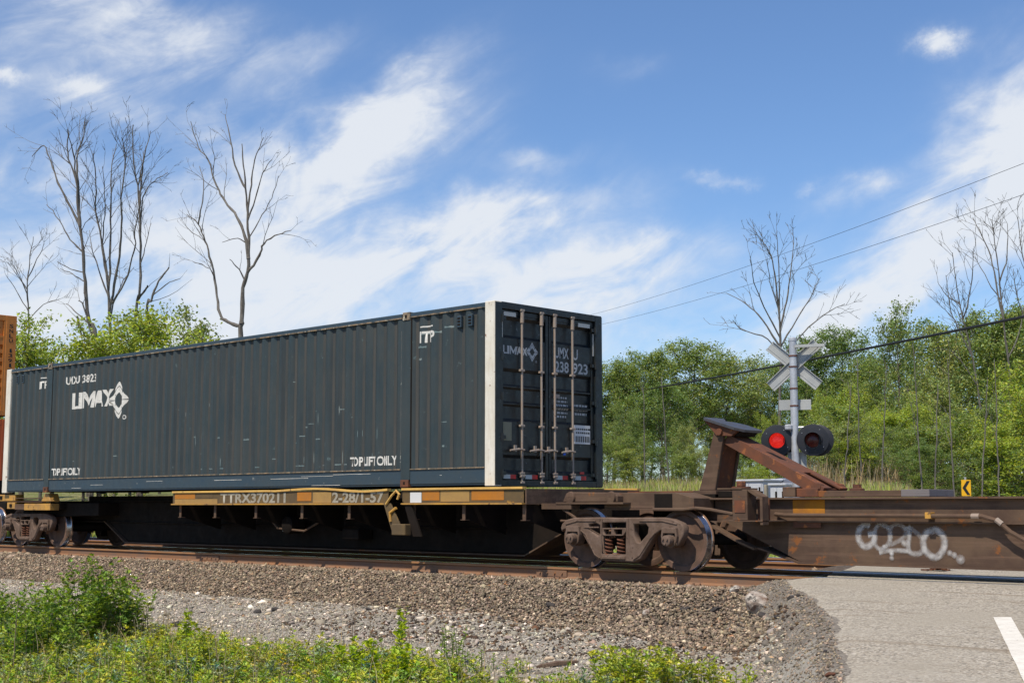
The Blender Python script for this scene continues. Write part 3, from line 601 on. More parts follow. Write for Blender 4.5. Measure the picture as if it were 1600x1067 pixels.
    for y0, y1 in ((.004, .158), (WC-.158, WC+.002)): MB().box(LC+.0005, LC+.004, y0, y1, ZC+.02, Z1-.02).build('post_face', m_door, t)
    # scrapes in the paint of the side
    rs_ = random.Random(12)
    def scrape(x, z, w, h):
        k = 7; top_ = [(x+w*i/k, z+h*(.5+.5*rs_.random())) for i in range(k+1)]; bot = [(x+w*i/k, z-h*(.5*rs_.random())) for i in range(k+1)]
        return top_+bot[::-1]
    pol = []
    for _ in range(46):
        x = rs_.choice([rs_.gauss(11.4, .9), rs_.gauss(12.6, .5), rs_.gauss(9.2, 1.5), rs_.uniform(.5, 15.6)]); z = rs_.choice([rs_.gauss(2.1, .3), rs_.uniform(1.6, 3.2), 1.62])
        if 2.2 < x < 13.9 or 14.3 < x < 15.8: pol.append(scrape(x, max(z, 1.56), rs_.uniform(.03, .14), rs_.uniform(.006, .02)) if rs_.random() < .6 else scrape(x, max(z, 1.7), .012, rs_.uniform(.05, .2)))
    for x, z, w in ((14.34, 3.5, .2), (14.4, 3.72, .5), (14.36, 3.3, .1), (15.0, 3.78, .22), (14.95, 1.86, .06)): pol.append(scrape(x, z, w, .03))
    print_on(poly_bm(pol), lambda x, z: Vector((x, .012+corr(x)-.0022, z)), 'paint_scrapes', m_scrape, t, corr_breaks(2, 16))['kind'] = 'stuff'
    pol = [scrape(x, z, w, .006) for x, z, w in ((10.4, 1.40, 1.1), (11.3, 1.43, .9), (12.2, 1.45, 1.0), (11.6, 1.27, .8), (8.6, 1.40, .9), (6.2, 1.41, .6), (4.0, 1.36, .5), (3.2, 1.30, .4), (14.9, 1.4, .05))]
    print_on(poly_bm(pol), lambda x, z: Vector((x, .0135, z)), 'paint_scrapes', m_letter, t)['kind'] = 'stuff'
    # prints on the side
    def on_side(x, z): return Vector((x, .012+corr(x)-.003, z))
    def side_print(bm, x0, x1): return print_on(bm, on_side, 'lettering', m_letter, t, corr_breaks(x0, x1))
    side_print(umax((3.08, 4.78, 3.03, 3.385), (4.62, 5.40, 2.74, 3.53)), 3, 5.5)
    for s, x0, x1, z0, z1, bold in (('UMXU 238923', 2.79, 4.03, 3.585, 3.76, .02), ('TOP LIFT ONLY', 2.27, 3.5, 1.585, 1.745, .03), ('TOP LIFT ONLY', 12.63, 13.83, 1.585, 1.745, .03), ('ITP', 14.40, 14.76, 3.575, 3.765, .03), ('ITP', 1.52, 1.9, 3.565, 3.735, .03)):
        side_print(fit(text_bm(s, bold), x0, x1, z0, z1), x0-.1, x1+.1)
    for x0, x1, z in ((14.42, 14.72, 3.83), (1.56, 1.86, 3.80)): side_print(poly_bm([[(x0, z), (x1, z), (x1, z+.022), (x0, z+.022)]]), x0, x1)
    # prints on the doors
    def on_door(y, z):
        d = 0
        for z0, z1 in grooves: d = max(d, 1 if z0 <= z <= z1 else max(0, 1-(z0-z)/.05) if z < z0 else max(0, 1-(z-z1)/.05))
        return Vector((LC-.055-.045*d+.003, y, z))
    m_dl = mat('shaded_door_lettering', (.42, .44, .46), .6, var=(.3, .32, .34), vscale=8, vamt=.6, bump=0)  # white print greyed in its colour for the shaded door end
    def dprint(bm, m=m_dl, name='lettering'): return print_on(bm, on_door, name, m, t)
    dprint(umax((.24, .80, 3.30, 3.43), (.76, 1.06, 3.21, 3.53)))
    dprint(fit(text_bm('UMX', .02), 1.46, 1.80, 3.32, 3.50)); dprint(fit(text_bm('U', .02), 1.90, 2.03, 3.32, 3.50))
    dprint(fit(text_bm('238', .02), 1.46, 1.80, 3.09, 3.27)); dprint(fit(text_bm('923', .02), 1.90, 2.28, 3.09, 3.27))
    # rows of small unreadable data print, as dashes
    rr = random.Random(4); polys = []
    for r in range(6):
        y = 1.47; z = 2.66-r*.062
        while y < 1.80: w = rr.uniform(.025, .08); polys.append([(y, z), (min(y+w, 1.81), z), (min(y+w, 1.81), z+.032), (y, z+.032)]); y += w+.02
    for r in range(3):
        y = 1.92; z = 2.55-r*.07
        while y < 2.3: w = rr.uniform(.025, .08); polys.append([(y, z), (min(y+w, 2.31), z), (min(y+w, 2.31), z+.035), (y, z+.035)]); y += w+.02
    dprint(poly_bm(polys), name='data_print')
    def patch(y0, y1, z0, z1, m, name): return MB().box(LC-.054, LC-.040, y0, y1, z0, z1).build(name, m, t)
    patch(.24, .52, 3.90, 3.965, m_silver, 'reflective_tape'); patch(2.03, 2.33, 3.885, 3.95, m_silver, 'reflective_tape')
    patch(.175, .215, 3.55, 3.87, m_silver, 'reflective_tape'); patch(2.40, 2.44, 3.42, 3.80, m_silver, 'reflective_tape')
    for y in (.24, .74, 1.47, 1.93):
        patch(y+.0, y+.15, 1.335, 1.40, m_silver, 'reflective_tape'); patch(y+.15, y+.28, 1.335, 1.40, m_red, 'reflective_tape')
    patch(.23, .42, 1.93, 2.22, mat('olive_plate', (.2, .19, .13), .6), 'data_plate')
    lb = patch(1.92, 2.32, 1.93, 2.24, m_paper, 'white_label'); polys = []
    for r in range(2):
        y = 1.96
        while y < 2.27: w = rr.uniform(.02, .06); polys.append([(y, 2.16-r*.06), (y+w, 2.16-r*.06), (y+w, 2.19-r*.06), (y, 2.19-r*.06)]); y += w+.015
    for k, (a, b) in enumerate(((1.95, 2.14), (2.18, 2.28))):
        y = a
        while y < b: polys.append([(y, 1.96), (y+.028, 1.96), (y+.028, 2.06), (y, 2.06)]); y += .045
    print_on(poly_bm(polys), lambda y, z: Vector((LC-.0385, y, z)), 'label_print', m_signk, t)['kind'] = 'stuff'
    patch(2.06, 2.16, 1.43, 1.47, m_red, 'warning_sticker')
    return t
teal_container()
def orange_container(z0, z1, m, name_lab, text):
    X = -4.8; t = thing('freight_container', name_lab, 'shipping container', (X-8, WC/2, z0))
    for y0, y1 in ((0, .3), (WC-.3, WC)): MB().box(X-.2, X, y0, y1, z0, z1).build('corner_post', m, t, bevel=.008)
    MB().box(X-.12, X-.004, .3, WC-.3, z1-.15, z1).build('end_rail', m, t, bevel=.006); MB().box(X-.12, X-.004, .3, WC-.3, z0, z0+.14).build('end_rail', m, t, bevel=.006)
    # end wall: flat sign panel above, stepped ribs below
    zt = z1-.15-.45; prof = [(z0+.14, 0)]; z = z0+.18
    while z < zt-.12: prof += [(z, 0), (z+.015, 1), (z+.1, 1), (z+.13, 0)]; z += .231
    prof += [(zt, 0)]; mb = MB(); vs = [(X-.02-.07*d, y, q) for q, d in prof for y in (.36, WC-.36)]; n = len(prof); mb.add(vs, [(2*i, 2*i+1, 2*i+3, 2*i+2) for i in range(n-1)])
    mb.build('end_wall', m, t); MB().box(X-.1, X-.05, .36, WC-.36, zt, z1-.15).build('sign_panel', m, t)
    for y in (.30, WC-.36): MB().box(X-.12, X-.006, y, y+.06, z0+.14, z1-.15).build('end_stile', m, t)
    MB().box(X-.1, X-.012, .36, WC-.36, zt-.02, zt+.03).build('end_rail', m, t)
    mb = MB(); xx = np.linspace(X-16.1, X-.2, 118)
    for yo, s in ((0, 1), (WC, -1)):
        vs = [(x, yo+s*(.012 if i % 4 < 2 else .045), zz) for zz in (z0+.15, z1-.1) for i, x in enumerate(xx)]; k = len(xx); mb.add(vs, [(i, i+1, k+i+1, k+i) for i in range(k-1)])
        MB().box(X-16.15, X-.2, min(yo, yo+s*.06), max(yo, yo+s*.06), z1-.11, z1).build('top_rail', m, t); MB().box(X-16.15, X-.2, min(yo, yo+s*.06), max(yo, yo+s*.06), z0, z0+.16).build('bottom_rail', m, t)
    mb.build('side_panel', m, t); MB().box(X-16.1, X-.1, .06, WC-.06, z1-.06, z1-.03).build('roof', m, t); MB().box(X-16.1, X-.1, .06, WC-.06, z0+.05, z0+.12).build('floor', m_dark, t)
    MB().box(X-16.15, X-16.08, .05, WC-.05, z0, z1).build('front_wall', m, t)
    if text:
        for k, ch in enumerate('SNLU 139101'):
            if ch != ' ': print_on(fit(text_bm(ch, .02), WC-.21, WC-.10, z1-.34-k*.135, z1-.235-k*.135) if ch != '1' else fit(text_bm(ch, .02), WC-.18, WC-.12, z1-.34-k*.135, z1-.235-k*.135), lambda y, z: Vector((X+.004, y, z)), 'lettering', m_signk, t)
        print_on(fit(text_bm('R', .05), WC-.66, WC-.43, zt+.24, zt+.42), lambda y, z: Vector((X-.046, y, z)), 'lettering', m_signk, t)
        print_on(fit(text_bm('I', .05), WC-.58, WC-.47, zt+.05, zt+.17), lambda y, z: Vector((X-.046, y, z)), 'lettering', m_signk, t)
    return t
orange_container(3.36, 6.10, m_corange, 'orange brown freight container with ribbed end, upper one at the left edge', True)
orange_container(.40, 3.25, m_cred, 'red orange freight container, lower one beneath the orange brown container', False)
wc = thing('well_car', 'dark well car carrying the two stacked containers at the left edge', 'railway wagon', (-13, WC/2, 0))
for y in (-.12, WC+.02): MB().box(-21.5, -4.6, y, y+.1, .35, 1.15).build('side_sill', m_dark, wc, bevel=.01)
MB().box(-21.5, -4.6, -.02, WC+.02, .3, .38).build('well_floor', m_dark, wc)
MB().prism([(-4.75, .5), (-4.75, 1.15), (-1.6, 1.05), (-1.3, 1.0), (-1.3, .72), (-3.6, .62)], 'y', .75, 1.85).build('end_platform', m_dark, wc, bevel=.01)
MB().box(-4.78, -4.70, -.1, 2.69, .35, 1.6).build('well_bulkhead', m_dark, wc)
MB().box(-1.3, -.62, 1.18, 1.41, .72, .92).build('coupler', m_dark, wc, bevel=.03)
# ------------------------------------------------------------------ bogies
def bogie(cx, label):
    t = thing('rail_bogie', label, 'bogie', (cx, 1.295, 0), 'two axle bogies under the train')
    ZA = .432; hb = .889
    def q(u, v, Y=.22): p = atY(860+u/6.154, 770+v/6.154, Y); return (p[0]-18.48+cx, p[2])
    outer = [(100,335),(112,295),(150,258),(230,237),(480,233),(640,238),(780,236),(1070,235),(1170,250),(1255,288),(1285,325),(1282,400),(1235,505),(1180,520),(1176,470),(1198,400),(1170,368),(1060,362),(1010,395),(965,470),(868,635),(800,665),(640,660),(500,648),(445,632),(405,570),(345,460),(290,365),(250,350),(135,350),(108,370)]
    h1 = [(372,300),(440,292),(475,310),(478,400),(455,412),(400,370),(370,345)]
    h2 = [(505,285),(725,282),(722,590),(500,585)]
    h3 = [(805,300),(915,298),(942,330),(935,390),(860,478),(830,470),(805,400)]
    for side in (1, -1):
        y0, y1 = (.215, .345) if side == 1 else (2*1.295-.345, 2*1.295-.215)
        f = plate('side_frame', [[q(*p) for p in outer], [q(*p) for p in h1], [q(*p) for p in h2], [q(*p) for p in h3]], y0, y1, m_frame, t, bevel=.018)
        yy = .2 if side == 1 else 2*1.295-.2
        # raised rim ribs of the casting
        b = MB(); s = side
        for path in ([(150,300),(260,268),(440,268)], [(860,268),(1080,268),(1220,300)], [(285,350),(345,400),(430,590),(480,625)], [(1010,380),(960,440),(860,600),(800,640)], [(330,330),(470,330)], [(750,250),(755,480),(790,620)], [(500,250),(492,420),(500,560)]):
            b.tube([(q(*p)[0], yy+s*.012, q(*p)[1]) for p in path], .011, 6); b.build('frame_rib', m_frame, f, smooth=True); b = MB()
        # bolster end with two windows
        def w(u, v): return q(u, v)
        o2 = plate('bolster_end', [[w(497, 335), (w(722, 335)), w(728, 370), w(700, 412), w(520, 412), w(497, 400)], [w(515, 350), w(585, 350), w(585, 398), w(515, 398)], [w(613, 350), w(690, 350), w(690, 398), w(613, 398)]], y0+.0, y1-.03, m_frame, t, bevel=.008)
        for uu in (540, 655):
            for kk, (yo, rr_) in enumerate(((.03, .052), )):
                p0 = q(uu, 425); p1 = q(uu, 600); path = []
                for i in range(61): a = i/60; path.append((p0[0]+rr_*1.0*math.cos(a*2*math.pi*5), (y0+y1)/2+rr_*math.sin(a*2*math.pi*5)-s*.0, p0[1]+(p1[1]-p0[1])*a))
                MB().tube(path, .0125, 6).build('spring', m_rust, t, smooth=True)
        MB().box(cx-.2, cx+.17, (y1+.01) if s == 1 else (y0-.03), (y1+.03) if s == 1 else (y0-.01), .2, .56).build('shade_backing', m_dark, t)  # dark plate added behind the coils, standing in for shade in the gap
        p0 = q(500, 600); p1 = q(725, 655); MB().box(min(p0[0], p1[0]), max(p0[0], p1[0]), y0-.02, y1+.05, p1[1]+.02, p0[1]-.0).build('spring_seat', m_frame, t, bevel=.01)
    MB().box(cx-.2, cx+.2, .34, 2.25, .42, .66).build('bolster', m_dark, t, bevel=.02)
    MB().lathe([(0, .66), (.2, .66), (.2, .84), (0, .84)], (cx, 1.295, 0), 'z', 24).build('centre_plate', m_dark, t)
    for dx in (-hb, hb):
        x = cx+dx; ax = MB().tube([(x, .2, ZA), (x, .36, ZA), (x, .48, ZA), (x, 1.295, ZA), (x, 2.11, ZA), (x, 2.23, ZA), (x, 2.39, ZA)], [.07, .07, .085, .08, .085, .07, .07], 14).build('axle', m_dark, t, smooth=True)
        for s in (1, -1):
            yo = 1.295-s*.82; prof = [(0, -.02), (.09, -.02), (.10, .0), (.115, .02), (.16, .045), (.25, .06), (.34, .045), (.36, .008), (.368, 0), (.428, 0), (.432, .006), (.434, .10), (.44, .108), (.458, .118), (.458, .13), (.44, .142), (.37, .142), (.34, .11), (.2, .1), (.14, .16), (0, .16)]
            mis = [0]*9+[1, 1, 1, 2, 2, 2]+[0]*6
            wv = MB().lathe([(r, s*tt) for r, tt in prof], (x, yo, ZA), n=48, mis=mis).build('wheel', [m_wheel, m_tread, m_rail], t, smooth=True)
            ye = .215 if s == 1 else 2*1.295-.215
            b = MB(); b.lathe([(0, -.13*s), (.06, -.13*s), (.075, -.12*s), (.08, -.03*s), (.1, -.02*s), (.105, .12*s), (0, .12*s)], (x, ye, ZA), n=20)
            for k in range(3): a = k*2.09+.5; b.lathe([(0, -.15*s), (.016, -.15*s), (.016, -.12*s)], (x+.042*math.cos(a), ye, ZA+.042*math.sin(a)), n=6)
            b.build('bearing', m_frame, t, smooth=True)
            y0, y1 = (ye-.05, ye+.14) if s == 1 else (ye-.14, ye+.05)
            b = MB(); b.prism([(x-.12, ZA+.18), (x+.12, ZA+.18), (x+.14, ZA+.06), (x+.12, ZA-.02), (x+.1, ZA+.1), (x-.1, ZA+.1), (x-.12, ZA-.02), (x-.14, ZA+.06)], 'y', y0, y1); b.build('bearing_adapter', m_frame, t, bevel=.006)
        b = MB(); b.box(x-math.copysign(.53, dx)-.06, x-math.copysign(.53, dx)+.06, .46, 2.13, .33, .45); b.build('brake_beam', m_dark, t, bevel=.01)
        for s in (1, -1): 
            b = MB(); xx = x-math.copysign(.475, dx); b.box(xx-.03, xx+.03, 1.295-s*.78-.05, 1.295-s*.78+.05, .28, .56); b.build('brake_shoe', m_rail, t, bevel=.01)
    return t
bg0 = bogie(18.48, 'dusty brown bogie with sunlit side frame and coil springs between the two wagons')
copy_tree(bg0, (.9-18.48, 0, 0), label='shaded bogie beneath the left end of the teal container')
copy_tree(bg0, (-2.2-18.48, 0, 0), label='bogie at the left edge, under the end of the well car')
# ------------------------------------------------------------------ spine car carrying the container
sa = thing('spine_car', 'spine flatcar with yellow side sills lettered TTRX370211 under the teal container', 'railway wagon', (9, 1.295, 0))
MB().prism([(.25, .62), (.25, 1.0), (17.7, 1.0), (17.7, .62), (16.95, .60), (15.95, .15), (4.0, .15), (3.1, .60)], 'y', .95, 1.64).build('centre_sill', m_dark, sa, bevel=.01)
MB().prism([(3.1, .59), (4.0, .14), (15.95, .14), (16.95, .59), (16.95, .57), (15.95, .115), (4.0, .115), (3.1, .57)], 'y', .88, 1.71).build('bottom_flange', m_brown, sa)
MB().box(.25, 17.7, .86, 1.73, 1.003, 1.03).build('top_flange', m_dark, sa)
MB().box(2.3, 13.9, .95, 1.64, 1.031, 1.13).build('deck_riser', m_dark, sa); MB().prism([(.2, .62), (.2, .98), (3.6, .98), (3.6, .70), (2.9, .70)], 'y', .45, 2.14).build('body_bolster', m_dark, sa, bevel=.01)
b = MB().tube([(.9, .93, .57), (3.2, .93, .57), (6, .93, .55), (15.5, .93, .55)], .02, 6); b.build('brake_pipe', m_dark, sa)
def sill(x0, x1, side, wavy):
    y = -.1 if side == 1 else WC+.1; s = side; n = 24; X = np.linspace(x0, x1, n)
    def dz(x): return (wavy*.02*math.exp(-((x-12.0)/.8)**2) - wavy*.02*math.exp(-((x-13.2)/.6)**2))
    web = MB(); vs = []
    for x in X:
        vs += [(x, y, .955), (x, y, 1.165+dz(x)), (x, y+s*.012, 1.165+dz(x)), (x, y+s*.012, .955)]
    web.add(vs, [(4*i+j, 4*i+(j+1) % 4, 4*i+4+(j+1) % 4, 4*i+4+j) for i in range(n-1) for j in range(4)]+[(0, 1, 2, 3), (4*n-1, 4*n-2, 4*n-3, 4*n-4)])
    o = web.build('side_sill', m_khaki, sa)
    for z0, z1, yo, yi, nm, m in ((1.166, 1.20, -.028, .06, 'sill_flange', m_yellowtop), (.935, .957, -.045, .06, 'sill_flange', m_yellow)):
        b = MB(); vs = []
        for x in X: d = dz(x) if z0 > 1 else 0; d += .012*wavy*math.sin(x*2.3)*(z0 > 1)*(x > 10.5); vs += [(x, y+s*yo, z0+d), (x, y+s*yo, z1+d), (x, y+s*yi, z1+d), (x, y+s*yi, z0+d)]
        b.add(vs, [(4*i+j, 4*i+(j+1) % 4, 4*i+4+(j+1) % 4, 4*i+4+j) for i in range(n-1) for j in range(4)]+[(0, 1, 2, 3), (4*n-1, 4*n-2, 4*n-3, 4*n-4)]); b.build(nm, m, o)
    return o
s1 = sill(7.38, 13.79, 1, 1); s2 = sill(14.14, 16.86, 1, 0); sill(7.38, 13.79, -1, 0); sill(14.14, 16.86, -1, 0)
def sp_(x0, x1, z0, z1, m, par, nm='reflective_patch'): MB().box(x0, x1, -.104, -.1005, z0, z1).build(nm, m, par)
for x0, x1, par in ((7.45, 8.15, s1), (11.35, 11.75, s1), (14.62, 15.02, s2), (15.75, 16.45, s2)): sp_(x0, x1, 1.0 if x0 > 8 else 1.05, 1.15, m_orange, par)
sp_(14.33, 14.6, .965, 1.13, m_paper, s2, 'white_label'); m_sand = mat('faded_sand_paint', (.36, .22, .075), .75, var=(.26, .16, .07), vscale=5, spec=.15); sp_(7.45, 8.9, .96, 1.045, m_sand, s1); sp_(8.2, 8.75, 1.06, 1.15, m_khaki, s1)
sp_(15.05, 15.7, .98, 1.15, m_sand, s2); sp_(11.8, 12.3, .965, 1.15, m_sand, s1)
for s, x0, x1, z1 in (('TTRX370211', 9.0, 11.02, 1.155), ('2-28/1-57', 12.33, 13.68, 1.15)):
    print_on(fit(text_bm(s, .035), x0, x1, .962, z1), lambda x, z: Vector((x, -.105, z)), 'lettering', m_gletter, s1)
base = None
for x in (7.57, 8.75, 10.05, 11.42, 12.72, 14.36, 15.52, 16.82):
    for s in (1, -1):
        Y = (lambda v: v if s == 1 else 2.59-v)
        b = MB(); b.prism([(Y(-.04), .934), (Y(.9), .934), (Y(.9), .45), (Y(-.0), .70)] if s == 1 else [(Y(-.04), .934), (Y(-.0), .70), (Y(.9), .45), (Y(.9), .934)], 'x', x-.008, x+.008)
        cb = b.build('cross_bearer', m_dark, sa)
        b = MB(); b.box(x-.03, x+.035, min(Y(-.05), Y(-.035)), max(Y(-.05), Y(-.035)), .70, .934); b.box(x-.07, x+.035, min(Y(-.05), Y(.05)), max(Y(-.05), Y(.05)), .69, .70); b.build('bearer_flange', m_brown, cb)
# folding container pedestal hanging at the gap between the sills
ped = MB(); ped.prism([(13.78, .96), (13.95, .96), (14.3, .45), (14.02, .45)], 'y', -.20, -.17); ped.build('pedestal_arm', m_khaki, sa, bevel=.004)
MB().prism([(14.2, .94), (14.36, .94), (14.62, .42), (14.42, .42)], 'y', -.12, -.08).build('pedestal_arm', m_dark, sa, bevel=.004)
MB().box(14.03, 14.36, -.24, -.1, .44, .62).build('pedestal_foot', m_khaki, sa, bevel=.012)
MB().tube([(13.86, -.21, .94), (14.0, -.22, 1.07), (14.12, -.22, 1.16), (14.17, -.2, 1.1), (14.13, -.2, 1.02)], .022, 7).build('hook', m_yellowtop, sa)
MB().tube([(13.98, -.21, .66), (13.97, -.22, .80), (14.1, -.2, .88)], .025, 7).build('link', m_yellow, sa)
# left end of the spine car
for x0, x1, z0, z1, m in ((-.45, .50, 1.03, 1.18, m_yellow), (.12, .50, .85, 1.0, m_yellow), (.95, 2.16, .82, .97, m_yellow), (.5, 2.1, 1.0, 1.016, m_brown), (.5, 1.9, 1.08, 1.10, m_brown), (.5, .95, .83, .96, m_brown)):
    b = MB().box(x0, x1, .08, .30, z0, z1); b.build('end_sill', m, sa, bevel=.006)
MB().box(-.4, -.12, .065, .079, 1.07, 1.15).build('sill_slot', m_dark, sa); MB().box(.26, .37, .065, .079, .89, .96).build('sill_slot', m_dark, sa)
MB().prism([(1.78, 1.017), (2.2, 1.017), (2.1, 1.19), (1.92, 1.19)], 'y', .06, .3).build('container_pedestal', m_yellow, sa, bevel=.01)
MB().prism([(13.93, 1.03), (14.25, 1.03), (14.2, 1.2), (13.98, 1.2)], 'y', .02, .3).build('container_pedestal', m_dark, sa, bevel=.01)
for x in (.3, 2.15): MB().box(x-.05, x+.05, .3, 2.29, .84, 1.0).build('end_crossbeam', m_dark, sa, bevel=.01)
# right end
MB().box(16.87, 16.9, -.08, 2.6, .935, 1.17).build('end_plate', m_brown, sa, bevel=.003)
MB().box(16.5, 17.75, .25, .55, .93, .95).build('end_shelf', m_brown, sa)
MB().box(16.9, 17.5, .25, .45, .86, .93).build('end_beam', m_brown, sa, bevel=.004)
b = MB().prism([(17.3, .965), (17.36, 1.08), (17.5, 1.115), (18.25, 1.105), (18.36, 1.06), (18.36, .965)], 'y', .28, .5); b.build('pedestal_block', m_brown, sa, bevel=.012)
for x in (17.47, 18.25): MB().lathe([(0, -.02), (.04, -.03), (.085, -.02), (.095, .02), (0, .02)], (x, .265, 1.03), n=20).build('pivot_boss', m_brown, sa, smooth=True)
MB().box(17.2, 18.5, .24, .56, .935, .964).build('pedestal_shelf', m_brown, sa, bevel=.003)
MB().tube([(17.3, .3, .86), (17.55, .28, .74), (17.6, .28, .70), (18.9, .30, .70)], .022, 7).build('brake_rod', m_brown, sa)
MB().tube([(17.25, .3, .69), (17.6, .29, .68)], .018, 6).build('brake_rod', m_brown, sa)
# far-side deck edge seen past the container
MB().box(17.2, 18.6, 1.95, 2.45, 1.08, 1.14).build('deck_plate', m_rust, sa, bevel=.004)
# brake cylinder, reservoir and the faint stencil under the left half
MB().lathe([(0, 0), (.12, .0), (.16, .03), (.16, .33), (.12, .36), (0, .36)], (10.3, .45, .56), n=20).build('brake_cylinder', m_dark, sa, smooth=True)
MB().tube([(9.7, .6, .62), (10.0, .5, .50), (10.8, .5, .46), (11.1, .6, .62)], .02, 6).build('brake_rod', m_brown, sa)
MB().box(11.75, 12.2, .6, .94, .33, .5).build('valve_box', m_dark, sa, bevel=.01)
print_on(fit(text_bm('37', .03), 9.55, 9.95, .42, .56), lambda x, z: Vector((x, .945, z)), 'lettering', m_gletter, sa)
# ------------------------------------------------------------------ brown spine car on the right
sb = thing('spine_car', 'rusty brown spine flatcar with raised trailer hitch and white graffiti on the right', 'railway wagon', (24, 1.295, 0))
B0, B1 = .9, 1.69; XE = 36.5
MB().prism([(19.15, .70), (19.75, .70), (20.45, .40), (21.0, .165), (XE-3, .165), (XE-2, .6), (XE, .65), (XE, .99), (19.15, .99)], 'y', B0+.03, B1-.03).build('centre_sill', m_brown, sb)
MB().prism([(18.9, .735), (19.45, .735), (20.1, .43), (20.35, .34), (20.35, .31), (20.1, .40), (19.45, .705), (18.9, .705)], 'y', B0-.12, B0+.029).build('bottom_flange', m_brown, sb)
MB().prism([(20.35, .35), (21.0, .164), (XE-3, .164), (XE-3, .14), (21.0, .14), (20.35, .325)], 'y', B0-.03, B1+.03).build('bottom_flange', m_brown, sb)
MB().box(19.6, XE, B0-.105, B1+.105, .995, 1.022).build('top_flange', m_brown, sb, bevel=.003)
MB().box(20.2, XE, B0-.02, B0+.029, .71, .992).build('upper_web', m_brown, sb); MB().box(20.2, XE, B1-.029, B1+.02, .71, .992).build('upper_web', m_brown, sb)
MB().box(21.0, XE, B0-.045, B0+.029, .69, .709).build('web_ledge', m_brown, sb)
MB().box(20.93, 21.42, B0-.026, B0-.0205, .80, .99).build('yellow_patch', mat('faded_orange_paint', (.42, .17, .02), .7, var=(.2, .09, .04), vscale=4, spec=.1), sb); MB().box(20.93, 21.35, B0-.026, B0-.0205, .62, .70).build('yellow_patch', m_rust, sb)
pp = [(20.68, .83, .80), (20.85, .80, .785), (23.3, .80, .785), (23.63, .80, .785), (23.83, .80, .73), (23.98, .80, .60), (24.48, .80, .33)]
pi = MB().tube(pp, .028, 8).build('brake_pipe', m_brown, sb, smooth=True)
MB().box(22.9, 22.98, .765, .9, .75, .83).build('pipe_clamp', m_yellow, pi, bevel=.005)
MB().tube([(23.5, .80, .785), (23.6, .80, .785)], .034, 8).build('pipe_joint', m_bar, pi); MB().tube([(23.81, .80, .745), (23.88, .80, .69)], .036, 8).build('pipe_joint', m_bar, pi)
# end box over the bogie, held at z .855-1.12
MB().prism([(18.0, .87), (18.0, 1.10), (19.30, 1.10), (19.62, 1.02), (19.62, .87)], 'y', .42, .9).build('bolster_box', m_brown, sb, bevel=.006)
MB().box(17.98, 19.66, .40, .92, .852, .869).build('bolster_flange', m_brown, sb, bevel=.003)
MB().box(18.0, 19.62, .92, 1.67, .86, 1.08).build('bolster_box', m_dark, sb, bevel=.006)
MB().box(18.93, 19.25, .43-.012, .4185, .88, 1.08).build('black_patch', m_dark, sb)
# post bracket in front
MB().box(20.36, 20.60, .28, .5, .72, 1.13).build('bracket_post', m_brown, sb, bevel=.006)
MB().box(20.40, 20.57, .272, .279, .82, .985).build('reflective_patch', m_rust, sb, label='orange weathered patch')
MB().box(20.30, 20.84, .27, .9, .70, .718).build('bracket_floor', m_brown, sb, bevel=.003)
MB().prism([(20.80, .66), (20.84, .66), (20.84, 1.03), (20.66, 1.13), (20.60, 1.13), (20.62, 1.10), (20.80, 1.0)], 'y', .28, .42).build('bracket_gusset', m_brown, sb)
MB().box(20.62, 20.80, .5, .52, .72, 1.0).build('bracket_web', m_rust, sb)
MB().box(20.12, 20.52, .27, .66, 1.13, 1.15).build('bracket_top', m_brown, sb, bevel=.003)
MB().lathe([(0, 1.15), (.13, 1.15), (.13, 1.17), (0, 1.17)], (20.38, .47, 0), 'z', 20).build('bolt_washer', m_rust, sb)
MB().lathe([(0, 1.17), (.06, 1.17), (.065, 1.18), (.065, 1.23), (.055, 1.245), (0, 1.245)], (20.38, .47, 0), 'z', 8).build('bolt_head', m_rust, sb)
MB().tube([(19.0, .3, .86), (19.55, .28, .86), (19.75, .28, .88), (20.0, .28, .86), (20.36, .3, .80)], .024, 7).build('hand_rail', m_brown, sb)
MB().prism([(20.0, .70), (20.36, .70), (20.36, .83), (20.22, .80)], 'y', .5, .52).build('bracket_web', m_brown, sb)
# deck blocks
MB().box(19.22, 19.62, .95, 1.5, 1.03, 1.13).build('deck_block', m_brown, sb, bevel=.006); MB().box(19.62, 20.05, 1.0, 1.5, 1.03, 1.12).build('deck_block', m_dark, sb, bevel=.006)
MB().box(20.74, 20.94, .92, 1.6, 1.03, 1.165).build('deck_block', m_brown, sb, bevel=.006); MB().box(20.95, 21.28, .94, 1.6, 1.03, 1.145).build('deck_block', m_rust, sb, bevel=.006)
MB().box(21.28, 22.50, .95, 1.6, 1.03, 1.11).build('deck_rail', m_brown, sb, bevel=.004); MB().box(22.50, 22.89, .93, 1.6, 1.028, 1.118).build('deck_pad', mat('grey_pad', (.17, .15, .15), .7, streak=(.1, .08, .08), sscale=(1, 9, 30)), sb, bevel=.004)
for x in (21.9, 22.0): pass
